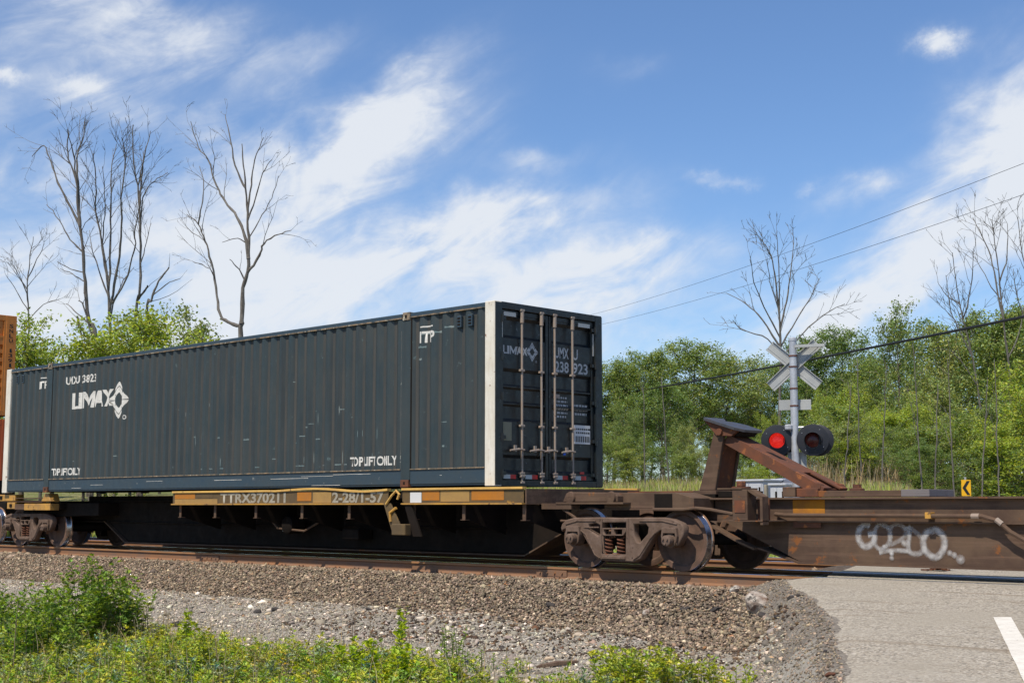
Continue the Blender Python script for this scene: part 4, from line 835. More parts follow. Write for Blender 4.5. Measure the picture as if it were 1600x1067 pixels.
# raised trailer hitch
ht = MB(); ht.prism([(19.26, 1.13), (19.54, 1.13), (19.72, 2.0), (19.55, 2.0)], 'y', 1.04, 1.10)
ht.prism([(19.26, 1.13), (19.54, 1.13), (19.72, 2.0), (19.55, 2.0)], 'y', 1.47, 1.53); ht.build('hitch_leg', m_brown, sb, bevel=.008)
MB().prism([(19.47, 1.13), (19.52, 1.13), (19.66, 1.86), (19.61, 1.86)], 'y', 1.10, 1.47).build('leg_plate', m_rust, sb)
MB().tube([(19.66, .98, 1.96), (19.66, 1.6, 1.96)], .05, 10).build('hitch_pin', m_rust, sb, smooth=True)
th = math.radians(-17); cxh, czh = 19.69, 2.05
def rot(x, z): return (cxh+x*math.cos(th)-z*math.sin(th), czh+x*math.sin(th)+z*math.cos(th))
pl = MB(); y0, y1 = .97, 1.62
def ov(yc): return yc
pts = [(-.34, y0+.06), (-.34, y1-.16), (-.30, y1-.12), (-.16, y1-.30), (-.14, y1-.12), (.0, y1), (.32, y1-.04), (.36, y1-.12), (.36, y0+.1), (.25, y0), (-.28, y0)]
vs = []
for dz in (0, .035):
    for x, y in pts: a = rot(x, dz); vs.append((a[0], y, a[1]))
n = len(pts); pl.add(vs, [tuple(range(n))[::-1], tuple(range(n, 2*n))]+[(i, (i+1) % n, n+(i+1) % n, n+i) for i in range(n)]); pl.build('hitch_plate', m_plate, sb)
MB().prism([rot(-.32, -.005), rot(.28, -.005), rot(.2, -.10), rot(-.05, -.16)], 'y', 1.02, 1.08).build('plate_web', m_rust, sb); MB().prism([rot(-.32, -.005), rot(.28, -.005), rot(.2, -.10), rot(-.05, -.16)], 'y', 1.5, 1.56).build('plate_web', m_rust, sb)
MB().prism([rot(-.1, -.005), rot(.3, -.005), rot(.26, -.09), rot(-.0, -.1)], 'y', 1.08, 1.5).build('plate_web', m_dark, sb)
# diagonal strut: box with flared foot and opening
def strut():
    A = Vector((19.74, 0, 1.93)); Bp = Vector((21.35, 0, 1.15)); d = (Bp-A).normalized(); up = Vector((-d.z, 0, d.x)); up = up if up.z > 0 else -up
    L_ = (Bp-A).length
    def P(t, y, h): p = A+d*(t*L_)+up*h; return (p.x, y, p.z)
    b = MB(); st = [(0, .20), (.3, .23), (.62, .25), (.72, .27), (1.0, .31)]
    # top skin in strips with a hole between t .74 and .93
    def strip(t0, t1, w0, w1, a, bb, hh=.0, th_=.02):
        ya0, yb0 = 1.295+a*w0, 1.295+bb*w0; ya1, yb1 = 1.295+a*w1, 1.295+bb*w1
        v = [P(t0, ya0, hh), P(t0, yb0, hh), P(t1, yb1, hh), P(t1, ya1, hh), P(t0, ya0, hh-th_), P(t0, yb0, hh-th_), P(t1, yb1, hh-th_), P(t1, ya1, hh-th_)]
        b.add(v, [(0, 1, 2, 3), (7, 6, 5, 4), (0, 4, 5, 1), (1, 5, 6, 2), (2, 6, 7, 3), (3, 7, 4, 0)])
    for (t0, w0), (t1, w1) in zip(st[:-1], st[1:]):
        if t0 < .7: strip(t0, t1, w0, w1, -1, 1)
        else: strip(t0, t1, w0, w1, -1, -.35); strip(t0, t1, w0, w1, .35, 1)
        for s in (-1, 1): strip(t0, t1, w0, w1, s*1.0, s*1.0-.12*s if s < 0 else s-.12, -.02, .13)
    o = b.build('hitch_strut', m_rust, sb, label='rusty diagonal strut of the trailer hitch')
    k = MB(); p = A+d*(.42*L_)+up*.004
    vv = [P(.33, 1.24, .003), P(.36, 1.34, .003), P(.5, 1.36, .003), P(.47, 1.25, .003)]; k.add(vv, [(0, 1, 2, 3)]); k.build('dark_stain', m_dark, o)
    for y in (1.03, 1.56): MB().tube([(21.25, y-.05, 1.165), (21.25, y+.06, 1.165)], .05, 10).build('strut_pin', m_rust, sb)
    MB().lathe([(0, 1.11), (.1, 1.11), (.1, 1.14), (.06, 1.15), (.06, 1.2), (0, 1.2)], (21.55, 1.5, 0), 'z', 10).build('bolt_head', m_rust, sb)
strut()
# graffiti on the web: spray strokes, faint and soft edged
def graffiti():
    m = bpy.data.materials.new('white_spray'); m.use_nodes = True; nt = m.node_tree; N = nt.nodes; L = nt.links; b = N['Principled BSDF']; b.inputs['Roughness'].default_value = .8
    b.inputs['Base Color'].default_value = (.55, .53, .52, 1)
    a = N.new('ShaderNodeAttribute'); a.attribute_name = 'soft'; no = N.new('ShaderNodeTexNoise'); no.inputs['Scale'].default_value = 14; tc = N.new('ShaderNodeTexCoord'); L.new(tc.outputs['Object'], no.inputs[0])
    mm = N.new('ShaderNodeMath'); mm.operation = 'MULTIPLY'; L.new(a.outputs['Fac'], mm.inputs[0]); L.new(no.outputs[0], mm.inputs[1]); m2 = N.new('ShaderNodeMath'); m2.operation = 'MULTIPLY'; L.new(mm.outputs[0], m2.inputs[0]); m2.inputs[1].default_value = 1.25; m2.use_clamp = True
    L.new(m2.outputs[0], b.inputs['Alpha'])
    def pt(u, v): p = atY(1080+u/3.077, 640+v/3.077, B0+.03); return (p[0], p[2])
    strokes = [([(860,560),(835,548),(808,580),(806,620),(830,655),(862,650),(880,625),(878,598),(850,600)], 1.0, 1.3),
        ([(935,560),(905,550),(882,590),(880,635),(905,668),(940,655),(960,610),(945,565),(925,555)], .75, .9),
        ([(960,650),(955,600),(965,562),(1000,550),(1030,575),(1025,610),(980,640),(950,650)], .55, .9), ([(905,687),(960,676),(1045,678)], .9, .9), ([(930,658),(1030,655)], 1., 1.), ([(1028,640),(1030,655)], 1., 1.6),
        ([(1045,560),(1050,610),(1045,660),(1060,688),(1100,690),(1125,660)], .8, 1.0), ([(1045,560),(1085,590),(1120,625)], .6, .9),
        ([(1165,580),(1135,590),(1118,630),(1128,675),(1165,707),(1200,695),(1220,650),(1210,600),(1180,578),(1158,581)], .95, 1.3),
        ([(967,690),(968,692)], 1, 1.1), ([(967,712),(968,714)], 1, 1.1), ([(1245,688),(1247,688)], .9, 1.2), ([(1268,698),(1270,698)], .9, 1.3), ([(1298,718),(1302,718)], .7, 1.9)]
    V = []; Fc = []; S = []
    y = B0+.03-.004
    for pts, al, wd in strokes:
        P = [Vector(pt(*p)) for p in pts]
        # Catmull-Rom
        Q = []
        for i in range(len(P)-1):
            p0 = P[max(i-1, 0)]; p1 = P[i]; p2 = P[i+1]; p3 = P[min(i+2, len(P)-1)]
            for k in range(6): t = k/6; Q.append(.5*((2*p1)+(p2-p0)*t+(2*p0-5*p1+4*p2-p3)*t*t+(3*p1-p0-3*p2+p3)*t**3))
        Q.append(P[-1])
        if len(pts) == 2:
            c = Q[0]; r = .033*wd; o = len(V); V.append((c.x, y, c.y)); S.append(al*1.2)
            for k in range(14): a_ = k*math.tau/14; V.append((c.x+r*math.cos(a_), y, c.y+r*math.sin(a_))); S.append(.15)
            Fc += [(o, o+1+k, o+1+(k+1) % 14) for k in range(14)]; y -= .0012; continue
        o = len(V); w = .042*wd
        for i, p in enumerate(Q):
            t = (Q[min(i+1, len(Q)-1)]-Q[max(i-1, 0)]); t = t.normalized() if t.length else Vector((1, 0)); nn = Vector((-t.y, t.x))
            for s_, sv in ((-1, 0), (-.3, .9), (.3, .9), (1, 0)): V.append((p.x+nn.x*w*s_, y, p.y+nn.y*w*s_)); S.append(sv*al)
        for i in range(len(Q)-1):
            for j in range(3): Fc.append((o+i*4+j, o+i*4+j+1, o+i*4+j+5, o+i*4+j+4))
        y -= .0012
    me = bpy.data.meshes.new('graffiti'); me.from_pydata(V, [], Fc); me.materials.append(m); at = me.attributes.new('soft', 'FLOAT', 'POINT'); at.data.foreach_set('value', S)
    o = bpy.data.objects.new('graffiti', me); C.objects.link(o); o.parent = sb; o.matrix_parent_inverse = Matrix.Translation(-Vector(sb.location)); o['label'] = 'white sprayed graffiti reading GORDO'
graffiti()
bg3 = copy_tree(bg0, (34.8-18.48, 0, 0), label='bogie under the right end of the brown wagon, outside the frame')
# ------------------------------------------------------------------ level crossing signal
SY = 7.8; sx = atY(1243, 722, SY)[0]; sg = thing('crossing_signal', 'silver level crossing signal post with crossbuck and two round red lights', 'railway signal', (sx, SY, 0))
zg = float(gz(np.array([sx]), np.array([SY]))[0])
cd = Vector((CX-sx, -CD-SY, 0)).normalized(); facing = math.atan2(cd.x, -cd.y)*1.0   # towards the near traffic on the road
fa = math.radians(24)
fx = Vector((math.cos(fa), math.sin(fa), 0)); fy = Vector((math.sin(fa), -math.cos(fa), 0))   # fx: to the viewer's right, fy: towards near side
def SP(a, dpt, z): p = Vector((sx, SY, 0))+fx*a+fy*dpt; return (p.x, p.y, z)
def zz(v): return float(atY(1240, v, SY)[2])
top = zz(533)
MB().tube([(sx, SY, zg-.2), (sx, SY, top)], .073, 18).build('post', m_galv, sg, smooth=True)
MB().lathe([(0, 0), (.08, 0), (.08, .05), (.05, .075), (0, .085)], (sx, SY, top), 'z', 16).build('post_cap', m_galv, sg)
zc = zz(570)
def blade(ang, z, dpt, name, L_=.62, w=.112, m=m_alum):
    b = MB(); c, s = math.cos(ang), math.sin(ang)
    def P(a, h, d_): return SP(a*c-h*s, d_, z+a*s+h*c)
    for (h0, h1, d0, d1) in ((-w, w, 0, .006), (-w, -w+.012, .006, .04), (w-.012, w, .006, .04), (-w*.55, -w*.5, .006, .014), (w*.5, w*.55, .006, .014)):
        v = [P(a, h, d_) for d_ in (dpt+d0, dpt+d1) for h in (h0, h1) for a in (-L_, L_)]
        b.add(v, [(0, 2, 3, 1), (4, 5, 7, 6), (0, 1, 5, 4), (2, 6, 7, 3), (0, 4, 6, 2), (1, 3, 7, 5)])
    return b.build(name, m, sg)
# back blades face away: their flanged backs look this way, set behind the post
blade(math.radians(42), zc, -.10, 'crossbuck_blade'); blade(math.radians(-41), zc, -.125, 'crossbuck_blade')
b = MB(); tz = zz(541)
v = [SP(a, d_, tz+h) for d_ in (.02, .10) for h in (-.035, .02) for a in (.05, .62)]; b.add(v, [(0, 2, 3, 1), (4, 5, 7, 6), (0, 1, 5, 4), (2, 6, 7, 3), (0, 4, 6, 2), (1, 3, 7, 5)]); b.build('cross_arm', m_alum, sg)
for v_ in (556, 573, 607, 634): MB().lathe([(.073, -.013), (.083, -.013), (.083, .013), (.073, .013)], (sx, SY, zz(v_)), 'z', 18).build('clamp_band', m_rust, sg)
b = MB(); z = zz(632); v = [SP(a, d_, z+h) for d_ in (-.12, -.105) for h in (-.1, .1) for a in (-.31, .31)]; b.add(v, [(0, 2, 3, 1), (4, 5, 7, 6), (0, 1, 5, 4), (2, 6, 7, 3), (0, 4, 6, 2), (1, 3, 7, 5)]); b.build('sign_back', m_alum, sg, bevel=.004)
b = MB(); v = [SP(a, d_, h) for d_ in (-.11, -.08) for h in (zz(640), zz(606)) for a in (-.075, -.02)]; b.add(v, [(0, 2, 3, 1), (4, 5, 7, 6), (0, 1, 5, 4), (2, 6, 7, 3), (0, 4, 6, 2), (1, 3, 7, 5)]); b.build('sign_strut', m_alum, sg)
zl = zz(688); za = zz(668)
MB().tube([SP(-.42, 0, za), SP(.42, 0, za)], .022, 8).build('light_arm', m_galv, sg); b = MB(); p = SP(-.1, .06, za); b.box(p[0]-.07, p[0]+.07, p[1]-.06, p[1]+.06, za-.05, za+.06); b.build('junction', m_galv, sg, bevel=.02)
m_greyrim = mat('highlight_grey_rim', (.08, .085, .09), .5, bump=0)  # grey lighter than the visor, a painted highlight along its rim
def light(a, dpt, lit, back=False, tw=0.):
    # disc normal turned by tw from fy
    nrm = (fy*math.cos(tw)+fx*math.sin(tw))*(-1 if back else 1); rt = Vector((0, 0, 1)).cross(nrm)*-1; c = Vector(SP(a, dpt, zl))
    def LP(x, y, d): q = c+rt*x+Vector((0, 0, 1))*y+nrm*d; return q
    def disc(name, prof, m, n=40, par=sg):
        b = MB(); vs = []
        for r, d in prof:
            for j in range(n): t = math.tau*j/n; vs.append(LP(r*math.cos(t), r*math.sin(t), d))
        fs = [(i*n+j, (i+1)*n+j, (i+1)*n+(j+1) % n, i*n+(j+1) % n) for i in range(len(prof)-1) for j in range(n)]; b.add(vs, fs); return b.build(name, m, par, smooth=True)
    o = disc('light_disc', [(0, -.01), (.29, -.01), (.305, 0), (.305, .008), (.29, .012), (.0, .012)], m_blackp)
    disc('light_housing', [(0, -.2), (.1, -.2), (.13, -.15), (.14, -.012)], m_blackp, 24)
    l = disc('lens', [(0, .05), (.08, .045), (.14, .03), (.145, .013)], m_lens if lit else m_lensoff, 32, o); l['label'] = 'glowing red lens' if lit else 'unlit dark red lens'
    b = MB(); n = 26; vs = []; a0, a1 = math.radians(-35), math.radians(215)
    for k in range(n+1):
        t = a0+(a1-a0)*k/n; ln = .04+.20*max(0, math.sin((k/n)*math.pi))**.7
        for r in (.152, .158): vs.append(LP(r*math.cos(t), r*math.sin(t), .012)); vs.append(LP(r*math.cos(t)*1.02, r*math.sin(t)*1.02-.02*ln/.27, .012+ln))
    b.add(vs, [(4*k, 4*k+1, 4*k+5, 4*k+4) for k in range(n)]+[(4*k+2, 4*k+6, 4*k+7, 4*k+3) for k in range(n)]+[(4*k+1, 4*k+3, 4*k+7, 4*k+5) for k in range(n)]); vz = b.build('visor', m_blackp, o)
    MB().tube([LP(.155*math.cos(a0+(a1-a0)*k/n), .155*math.sin(a0+(a1-a0)*k/n), .014) for k in range(n+1)], .005, 5).build('visor_rim', m_greyrim, vz)
    disc('lens_ring', [(.145, .013), (.15, .03), (.156, .03), (.158, .013)], m_greyrim, 32, o)
    for k in range(4): t = k*math.pi/2+.6; q = LP(.24*math.cos(t), .24*math.sin(t), .014); MB().lathe([(0, -.006), (.008, -.006), (.008, .002)], q, n=6).build('screw', m_galv, o)
light(-.335, .06, True, tw=.12); light(.345, .06, False, tw=.12); light(-.30, -.12, False, True); light(.42, -.12, False, True)
b = MB(); v = [SP(a, d_, h) for d_ in (-.1, -.08) for h in (zz(733), zz(706)) for a in (-.16, .2)]; b.add(v, [(0, 2, 3, 1), (4, 5, 7, 6), (0, 1, 5, 4), (2, 6, 7, 3), (0, 4, 6, 2), (1, 3, 7, 5)]); b.build('sign_back', m_alum, sg)
MB().lathe([(0, 0), (.2, 0), (.2, .03), (.1, .2), (.1, .25), (0, .25)], (sx, SY, zg), 'z', 16).build('post_base', m_galv, sg)
# cabinets
def cabinet(u0, u1, vt, Y, d, label, m=m_box, round_=False, rz=0.):
    a = atY(u0, vt, Y); c = atY(u1, vt, Y); w = c[0]-a[0]; g = float(gz(np.array([a[0]]), np.array([Y]))[0]); t = thing('signal_cabinet', label, 'cabinet', (a[0]+w/2, Y+d/2, g), 'railway signal cabinets')
    MB().box(a[0], c[0], Y, Y+d, g+.06, a[2]-.05).build('cabinet_body', m, t, bevel=.01); MB().box(a[0]-.04, c[0]+.04, Y-.04, Y+d+.04, a[2]-.05, a[2]).build('cabinet_roof', m, t, bevel=.012)
    k = MB().box(a[0]+.03, a[0]+w*.48, Y-.02, Y-.001, g+.15, a[2]-.1).build('cabinet_door', m, t, bevel=.005); MB().box(a[0]+w*.5, c[0]-.03, Y-.02, Y-.001, g+.15, a[2]-.1).build('cabinet_door', m, t, bevel=.005)
    for f in (.42, .88): MB().box(a[0]+w*f, a[0]+w*f+.03, Y-.05, Y-.02, a[2]-.32, a[2]-.18).build('cabinet_handle', m_dark, k)
    MB().box(a[0]+.05, c[0]-.05, Y+.05, Y+d-.05, g-.15, g+.06).build('cabinet_base', m_wood, t); return t
cabinet(1150, 1192, 749, 11.5, .7, 'pale blue grey signal cabinet behind the hitch leg')
cabinet(1203, 1226, 755, 10.8, .5, 'small white signal box left of the signal post')
cabinet(1207, 1222, 748, 12.3, .5, 'white box standing behind the small white signal box')
t = thing('pipe_drum', 'dark grey rounded drum between the white boxes and the strut', 'drum', tuple(atY(1232, 757, 12.5))); p = atY(1232, 752, 12.5)
MB().lathe([(0, -.3), (.26, -.3), (.3, -.26), (.3, .26), (.26, .3), (0, .3)], (p[0], 12.5, p[2]-.22), 'x', 24).build('drum_shell', mat('slate_plastic', (.1, .11, .14), .5), t, smooth=True)
MB().box(p[0]-.25, p[0]+.25, 12.3, 12.7, 0-.3, p[2]-.45).build('drum_stand', m_wood, t)
p = atY(1197, 757, 11.4); b = MB().box(p[0]-.035, p[0]+.035, 11.36, 11.44, float(gz(p[0], 11.4))-.1, p[2]); o = b.build('wooden_stake', m_wood, bevel=.005); tag(o, 'short weathered wooden stake between the signal cabinets', 'stake')
# low concrete edge seen beneath the wagon
b = MB().box(8.5, 16.5, 9.6, 9.75, -.6, -.22); o = b.build('concrete_kerb', mat('pale_concrete', (.42, .4, .37), .85, var=(.33, .31, .28), vscale=4)); tag(o, 'pale concrete kerb behind the tracks, seen under the wagon', 'kerb')
# chevron sign
D = 38.5; KS = D/58*.93; c = atD(1509.5, 762, D); t = thing('chevron_sign', 'yellow road chevron sign with black arrow pointing left', 'road sign', (c[0], c[1], 0))
def CP(u, h, d): u *= KS; h *= KS; q = Vector(c)+Vector(crt)*u+Vector((0, 0, h))-Vector((cfw[0], cfw[1], 0)).normalized()*d; return tuple(q)
def cpoly(name, pts, d0, d1, m, par):
    n = len(pts); b = MB(); b.add([CP(x, y, d0) for x, y in pts]+[CP(x, y, d1) for x, y in pts], [tuple(range(n)), tuple(range(n, 2*n))[::-1]]+[(i, n+i, n+(i+1) % n, (i+1) % n) for i in range(n)]); return b.build(name, m, par)
cpoly('sign_panel', [(-.21, -.36), (.21, -.36), (.21, .36), (-.21, .36)], 0, .01, m_signy, t)
cpoly('arrow', [(-.17, 0), (.03, .31), (.17, .31), (-.02, 0), (.17, -.31), (.03, -.31)], .012, .016, m_signk, t)
q = CP(0, 0, -.04); MB().tube([(q[0], q[1], float(gz(q[0], q[1]))-.2), (q[0], q[1], q[2]+.3)], .03, 8).build('sign_post', m_galv, t)
# ------------------------------------------------------------------ wires and poles
def wire(p0, p1, sag, r, label):
    A, B_ = Vector(p0), Vector(p1); n = 60; pts = [A.lerp(B_, i/n)-Vector((0, 0, 4*sag*(i/n)*(1-i/n))) for i in range(n+1)]
    o = MB().tube(pts, r, 6).build('overhead_wire', m_cable); tag(o, label, 'wire', 'overhead wires'); return o
a0 = atD(1720, 208, 30); a1 = atD(800, 518, 95); wire(a0, a1, .6, .006, 'upper of the two thin wires crossing the sky at the right')
a2 = atD(1720, 262, 30); a3 = atD(800, 531, 95); wire(a2, a3, .6, .006, 'lower of the two thin wires crossing the sky at the right')
b0 = atD(1720, 470, 29); b1 = atD(800, 638, 92); wire(b0, b1, .25, .034, 'thick black cable sloping down behind the crossbuck')
for (w0, w1, w2, lab) in ((a0, a2, b0, 'wooden utility pole holding the wires at the right, outside the frame'), (a1, a3, b1, 'wooden utility pole holding the wires behind the container')):
    x, y = (w0[0]+w2[0])/2, (w0[1]+w2[1])/2; g = float(gz(x, y)); t = thing('utility_pole', lab, 'utility pole', (x, y, g), 'utility poles')
    MB().tube([(x, y, g-.3), (x, y, w0[2]+.6)], [.16, .1], 12).build('pole', m_bark2, t, smooth=True); dx = Vector((w0[0]-x, w0[1]-y, 0)); 
    for q in (w0, w2, w1): MB().tube([(x, y, q[2]-.05), (q[0], q[1], q[2]-.05)], .035, 6).build('bracket', m_bark2, t)
# ------------------------------------------------------------------ vegetation
def rdirs(n): v = rng.normal(size=(n, 3)); return v/np.linalg.norm(v, axis=1, keepdims=True)
def leaves(name, P, size, m, parent=None, flatten=.6, aspect=1.7, tv=.28, hue=.12, six=False, up=None):
    n = len(P); nr = rdirs(n); nr[:, 2] = np.abs(nr[:, 2])+flatten; nr /= np.linalg.norm(nr, axis=1, keepdims=True)
    if up is not None: nr = nr*.6+up*.8; nr /= np.linalg.norm(nr, axis=1, keepdims=True)
    a = np.cross(nr, rdirs(n)); a /= np.linalg.norm(a, axis=1, keepdims=True); b = np.cross(nr, a); s = (size*rng.uniform(.6, 1.35, n))[:, None]
    fold = nr*s*.18
    V = np.stack([P-a*s*aspect*.5, P+b*s*.5-fold, P+a*s*aspect*.5, P-b*s*.5-fold], 1).reshape(-1, 3)
    i = np.arange(n)*4; Fc = np.concatenate([np.c_[i, i+1, i+2], np.c_[i, i+2, i+3]])
    br = np.clip(rng.normal(1, tv, n), .45, 1.8); h = rng.normal(0, hue, n); T = np.c_[br*(1+h), br, br*(1-h)]
    return V, Fc, np.r_[T, T]
def branch_path(p, d, L_, n, wob, up, R):
    pts = [np.array(p)]; d = np.array(d)/np.linalg.norm(d)
    for i in range(n):
        d = d+R.normal(0, wob, 3)+np.array([0, 0, up]); d /= np.linalg.norm(d); pts.append(pts[-1]+d*L_/n)
    return pts
def make_leafy(kind, seed):
    R = np.random.default_rng(seed); mb = MB(); clumps = []
    H = 10.
    kw = dict(round=(.30, 3.0, 30, .5), tall=(.22, 2.0, 30, .75), sparse=(.25, 2.2, 24, .8), bushy=(.06, 4.0, 34, .5))[kind]
    hb, wid, nb, upd = kw
    tr = branch_path((0, 0, 0), (R.normal(0, .03), R.normal(0, .03), 1), H*.93, 9, .05, .03, R); mb.tube(tr, [max(.015, .17*(1-i/9.6)) for i in range(10)], 7, cap=False)
    tr = np.array(tr)
    for i in range(nb):
        t = hb+(1-hb)*((i+R.uniform(0, .8))/nb)**.9; f = t*9; k = min(int(f), 8); p = tr[k]+(tr[k+1]-tr[k])*(f-k)
        w = wid*(math.sin(math.pi*min(1, (1-t)*.9+.12))**.7 if kind != 'bushy' else math.sqrt(max(.05, 1-((t-.3)/.75)**2)))*R.uniform(.55, 1.1)
        a = i*2.4+R.uniform(-.6, .6); d = (math.cos(a), math.sin(a), upd*R.uniform(.6, 1.6)); L_ = w*1.25
        br = branch_path(p, d, L_, 5, .12, .06, R); mb.tube(br, [max(.008, .055*(1-t*.6)*(1-j/5.5)) for j in range(6)], 5, cap=False)
        for j in range(2, 6):
            for s in range(2):
                q = branch_path(br[j], R.normal(0, 1, 3)+np.array([0, 0, .5])+np.array(d)*.5, L_*.38*R.uniform(.6, 1.2), 3, .2, .1, R); mb.tube(q, [.016, .012, .008, .004], 3, cap=False)
                clumps.append((q[2], .20+.22*R.uniform())); clumps.append((q[3], .22+.26*R.uniform()))
        clumps.append((br[5], .4))
    for k in range(4): clumps.append((tr[9]+R.normal(0, .2, 3), .25))
    n_per = dict(round=42, tall=44, sparse=22, bushy=54)[kind]; P = []
    drop = .27
    for c, r in clumps:
        if R.uniform() < drop: continue
        n = int(n_per*R.uniform(.5, 1.4)); q = R.normal(0, 1, (n, 3)); q /= np.linalg.norm(q, axis=1, keepdims=True); q *= (R.uniform(0, 1, (n, 1))**.6)*r*1.5*np.array([1.2, 1.2, .9]); P.append(c+q)
    P = np.concatenate(P)
    V, Fc, T = leaves('crown', P, .088 if kind != 'sparse' else .105, None, flatten=.25)
    # trunk mesh
    me_t = mb
    return me_t, (V, Fc, T)
VAR = {}
def variant(kind, seed):
    if (kind, seed) in VAR: return VAR[(kind, seed)]
    mbt, (V, Fc, T) = make_leafy(kind, seed)
    to = mbt.build('trunk', m_bark2); co = np_mesh('crown', V, 3, Fc, L_mid, tint=T)
    td, cd_ = to.data, co.data; bpy.data.objects.remove(to); bpy.data.objects.remove(co); VAR[(kind, seed)] = (td, cd_); return VAR[(kind, seed)]
def plant_tree(name, label, cat, pos, h, w, kind, seed, leaf, group, bark=None):
    td, cd_ = variant(kind, seed); e = thing(name, label, cat, tuple(pos), group); rz = random.uniform(0, 6.28)
    for nm, d in (('trunk', td), ('crown', cd_)):
        o = bpy.data.objects.new(nm, d); C.objects.link(o); o.parent = e; o.rotation_euler = (0, 0, rz)
        o.scale = (h/10*w, h/10*w, h/10)
        if nm == 'crown': o.material_slots[0].link = 'OBJECT'; o.material_slots[0].material = leaf
    return e
def gpos(u, D):   # ground point on the vertical through column u at depth D
    p = atD(u, 700, D)
    z = float(gz(p[0], p[1])); return np.array([p[0], p[1], z])
def top_h(u, v, D): p = atD(u, v, D); return p[2]-float(gz(p[0], p[1]))
G1 = 'leafy trees beyond the tracks'
TR = [ # px, top py, depth, width, kind, seed, leaf, label
 (958, 548, 62, .75, 'tall', 1, L_mid, 'leafy tree directly right of the container door edge'),
 (1003, 540, 64, .8, 'tall', 2, L_mid, 'tall leafy tree second from the container in the treeline'),
 (1040, 590, 60, .8, 'round', 3, L_dark, 'lower dark green tree between the two tall trees right of the container'),
 (1078, 526, 66, .95, 'round', 4, L_mid, 'highest broad tree between the container and the hitch'),
 (1128, 552, 68, .95, 'round', 5, L_olive, 'broad olive tree above the raised hitch plate'),
 (1170, 596, 70, .7, 'tall', 1, L_mid, 'leafy tree just left of the crossbuck'),
 (1212, 560, 72, .8, 'round', 3, L_dark, 'dark tree behind the lower part of the crossbuck'),
 (1262, 512, 74, .75, 'tall', 2, L_dark, 'tall dark tree just right of the signal post'),
 (1312, 502, 75, .8, 'round', 4, L_dark, 'tall rounded tree right of the crossbuck arm'),
 (1352, 548, 72, .8, 'tall', 1, L_mid, 'leafy tree in the dip right of the tall rounded tree'),
 (1412, 474, 60, .55, 'sparse', 6, L_mid, 'slender open crowned tree standing tallest right of the dip'),
 (1395, 560, 66, .8, 'round', 5, L_mid, 'mid green tree behind the slender open tree'),
 (1452, 508, 62, .7, 'sparse', 7, L_olive, 'thin leafed tree right of the slender open tree'),
 (1500, 486, 66, .9, 'round', 3, L_mid, 'broad green tree beneath the bare tops near the right edge'),
 (1552, 474, 64, .9, 'tall', 2, L_mid, 'tall green tree above the chevron sign'),
 (1604, 470, 66, .95, 'round', 4, L_mid, 'tall green tree cut by the right edge'),
 (1660, 480, 68, .95, 'round', 5, L_mid, 'green tree just outside the right edge'),
 (1470, 590, 56, .8, 'sparse', 6, L_olive, 'thin olive sapling tree in front of the right treeline'),
 (1575, 560, 54, .8, 'sparse', 7, L_yel, 'bright thin tree in front of the trees at the right edge'),
 (1330, 600, 58, .7, 'sparse', 6, L_yel, 'bright thin tree low in the middle of the right treeline'),
 (985, 640, 56, .8, 'bushy', 8, L_mid, 'bushy green tree at the foot of the treeline by the container'),
 (1075, 660, 57, .8, 'bushy', 9, L_olive, 'olive bushy tree at the foot of the treeline left of the hitch'),
 (1200, 650, 60, .7, 'bushy', 8, L_yel, 'yellow green bushy tree behind the lit signal lamp'),
 (1288, 612, 56, .8, 'bushy', 9, L_yel, 'yellow green bushy tree right of the unlit signal lamp'),
 (38, 492, 50, .75, 'sparse', 6, L_yel, 'thin bright green tree between the orange container and the bare trunks'),
 (88, 530, 52, .8, 'sparse', 7, L_yel, 'small open bright tree above the left end of the teal container'),
 (218, 474, 44, 1.0, 'round', 4, L_yel, 'dense bright yellow green tree above the container roof'),
 (282, 480, 50, .75, 'sparse', 6, L_olive, 'wispy olive tree right of the dense bright tree above the container'),
 (150, 530, 46, .9, 'round', 3, L_yel, 'low bright bush crown rising over the container left of the dense tree'),
 (330, 590, 55, .9, 'round', 5, L_mid, 'tree hidden behind the container near its middle'),
 (450, 570, 58, .9, 'round', 4, L_mid, 'tree standing wholly behind the container'),
 (580, 560, 60, .9, 'round', 3, L_mid, 'tree hidden behind the right half of the container'),
 (700, 550, 60, .9, 'tall', 2, L_mid, 'tree behind the container near its right post'),
 (820, 545, 62, .9, 'round', 5, L_dark, 'tree behind the container doors'),
 (900, 545, 62, .9, 'tall', 1, L_mid, 'tree just behind the right edge of the container doors'),
 (-60, 545, 52, .7, 'round', 5, L_yel, 'bright tree outside the left edge')]
for (u, v, D, w, kind, seed, leaf, lab) in TR:
    h = top_h(u, v, D)*.95; plant_tree('leafy_tree', lab, 'tree', gpos(u, D)-np.array([0, 0, .1]), h, w*10/h*(h/10)**.5 if kind != 'bushy' else w*.8, kind, seed, leaf, G1)
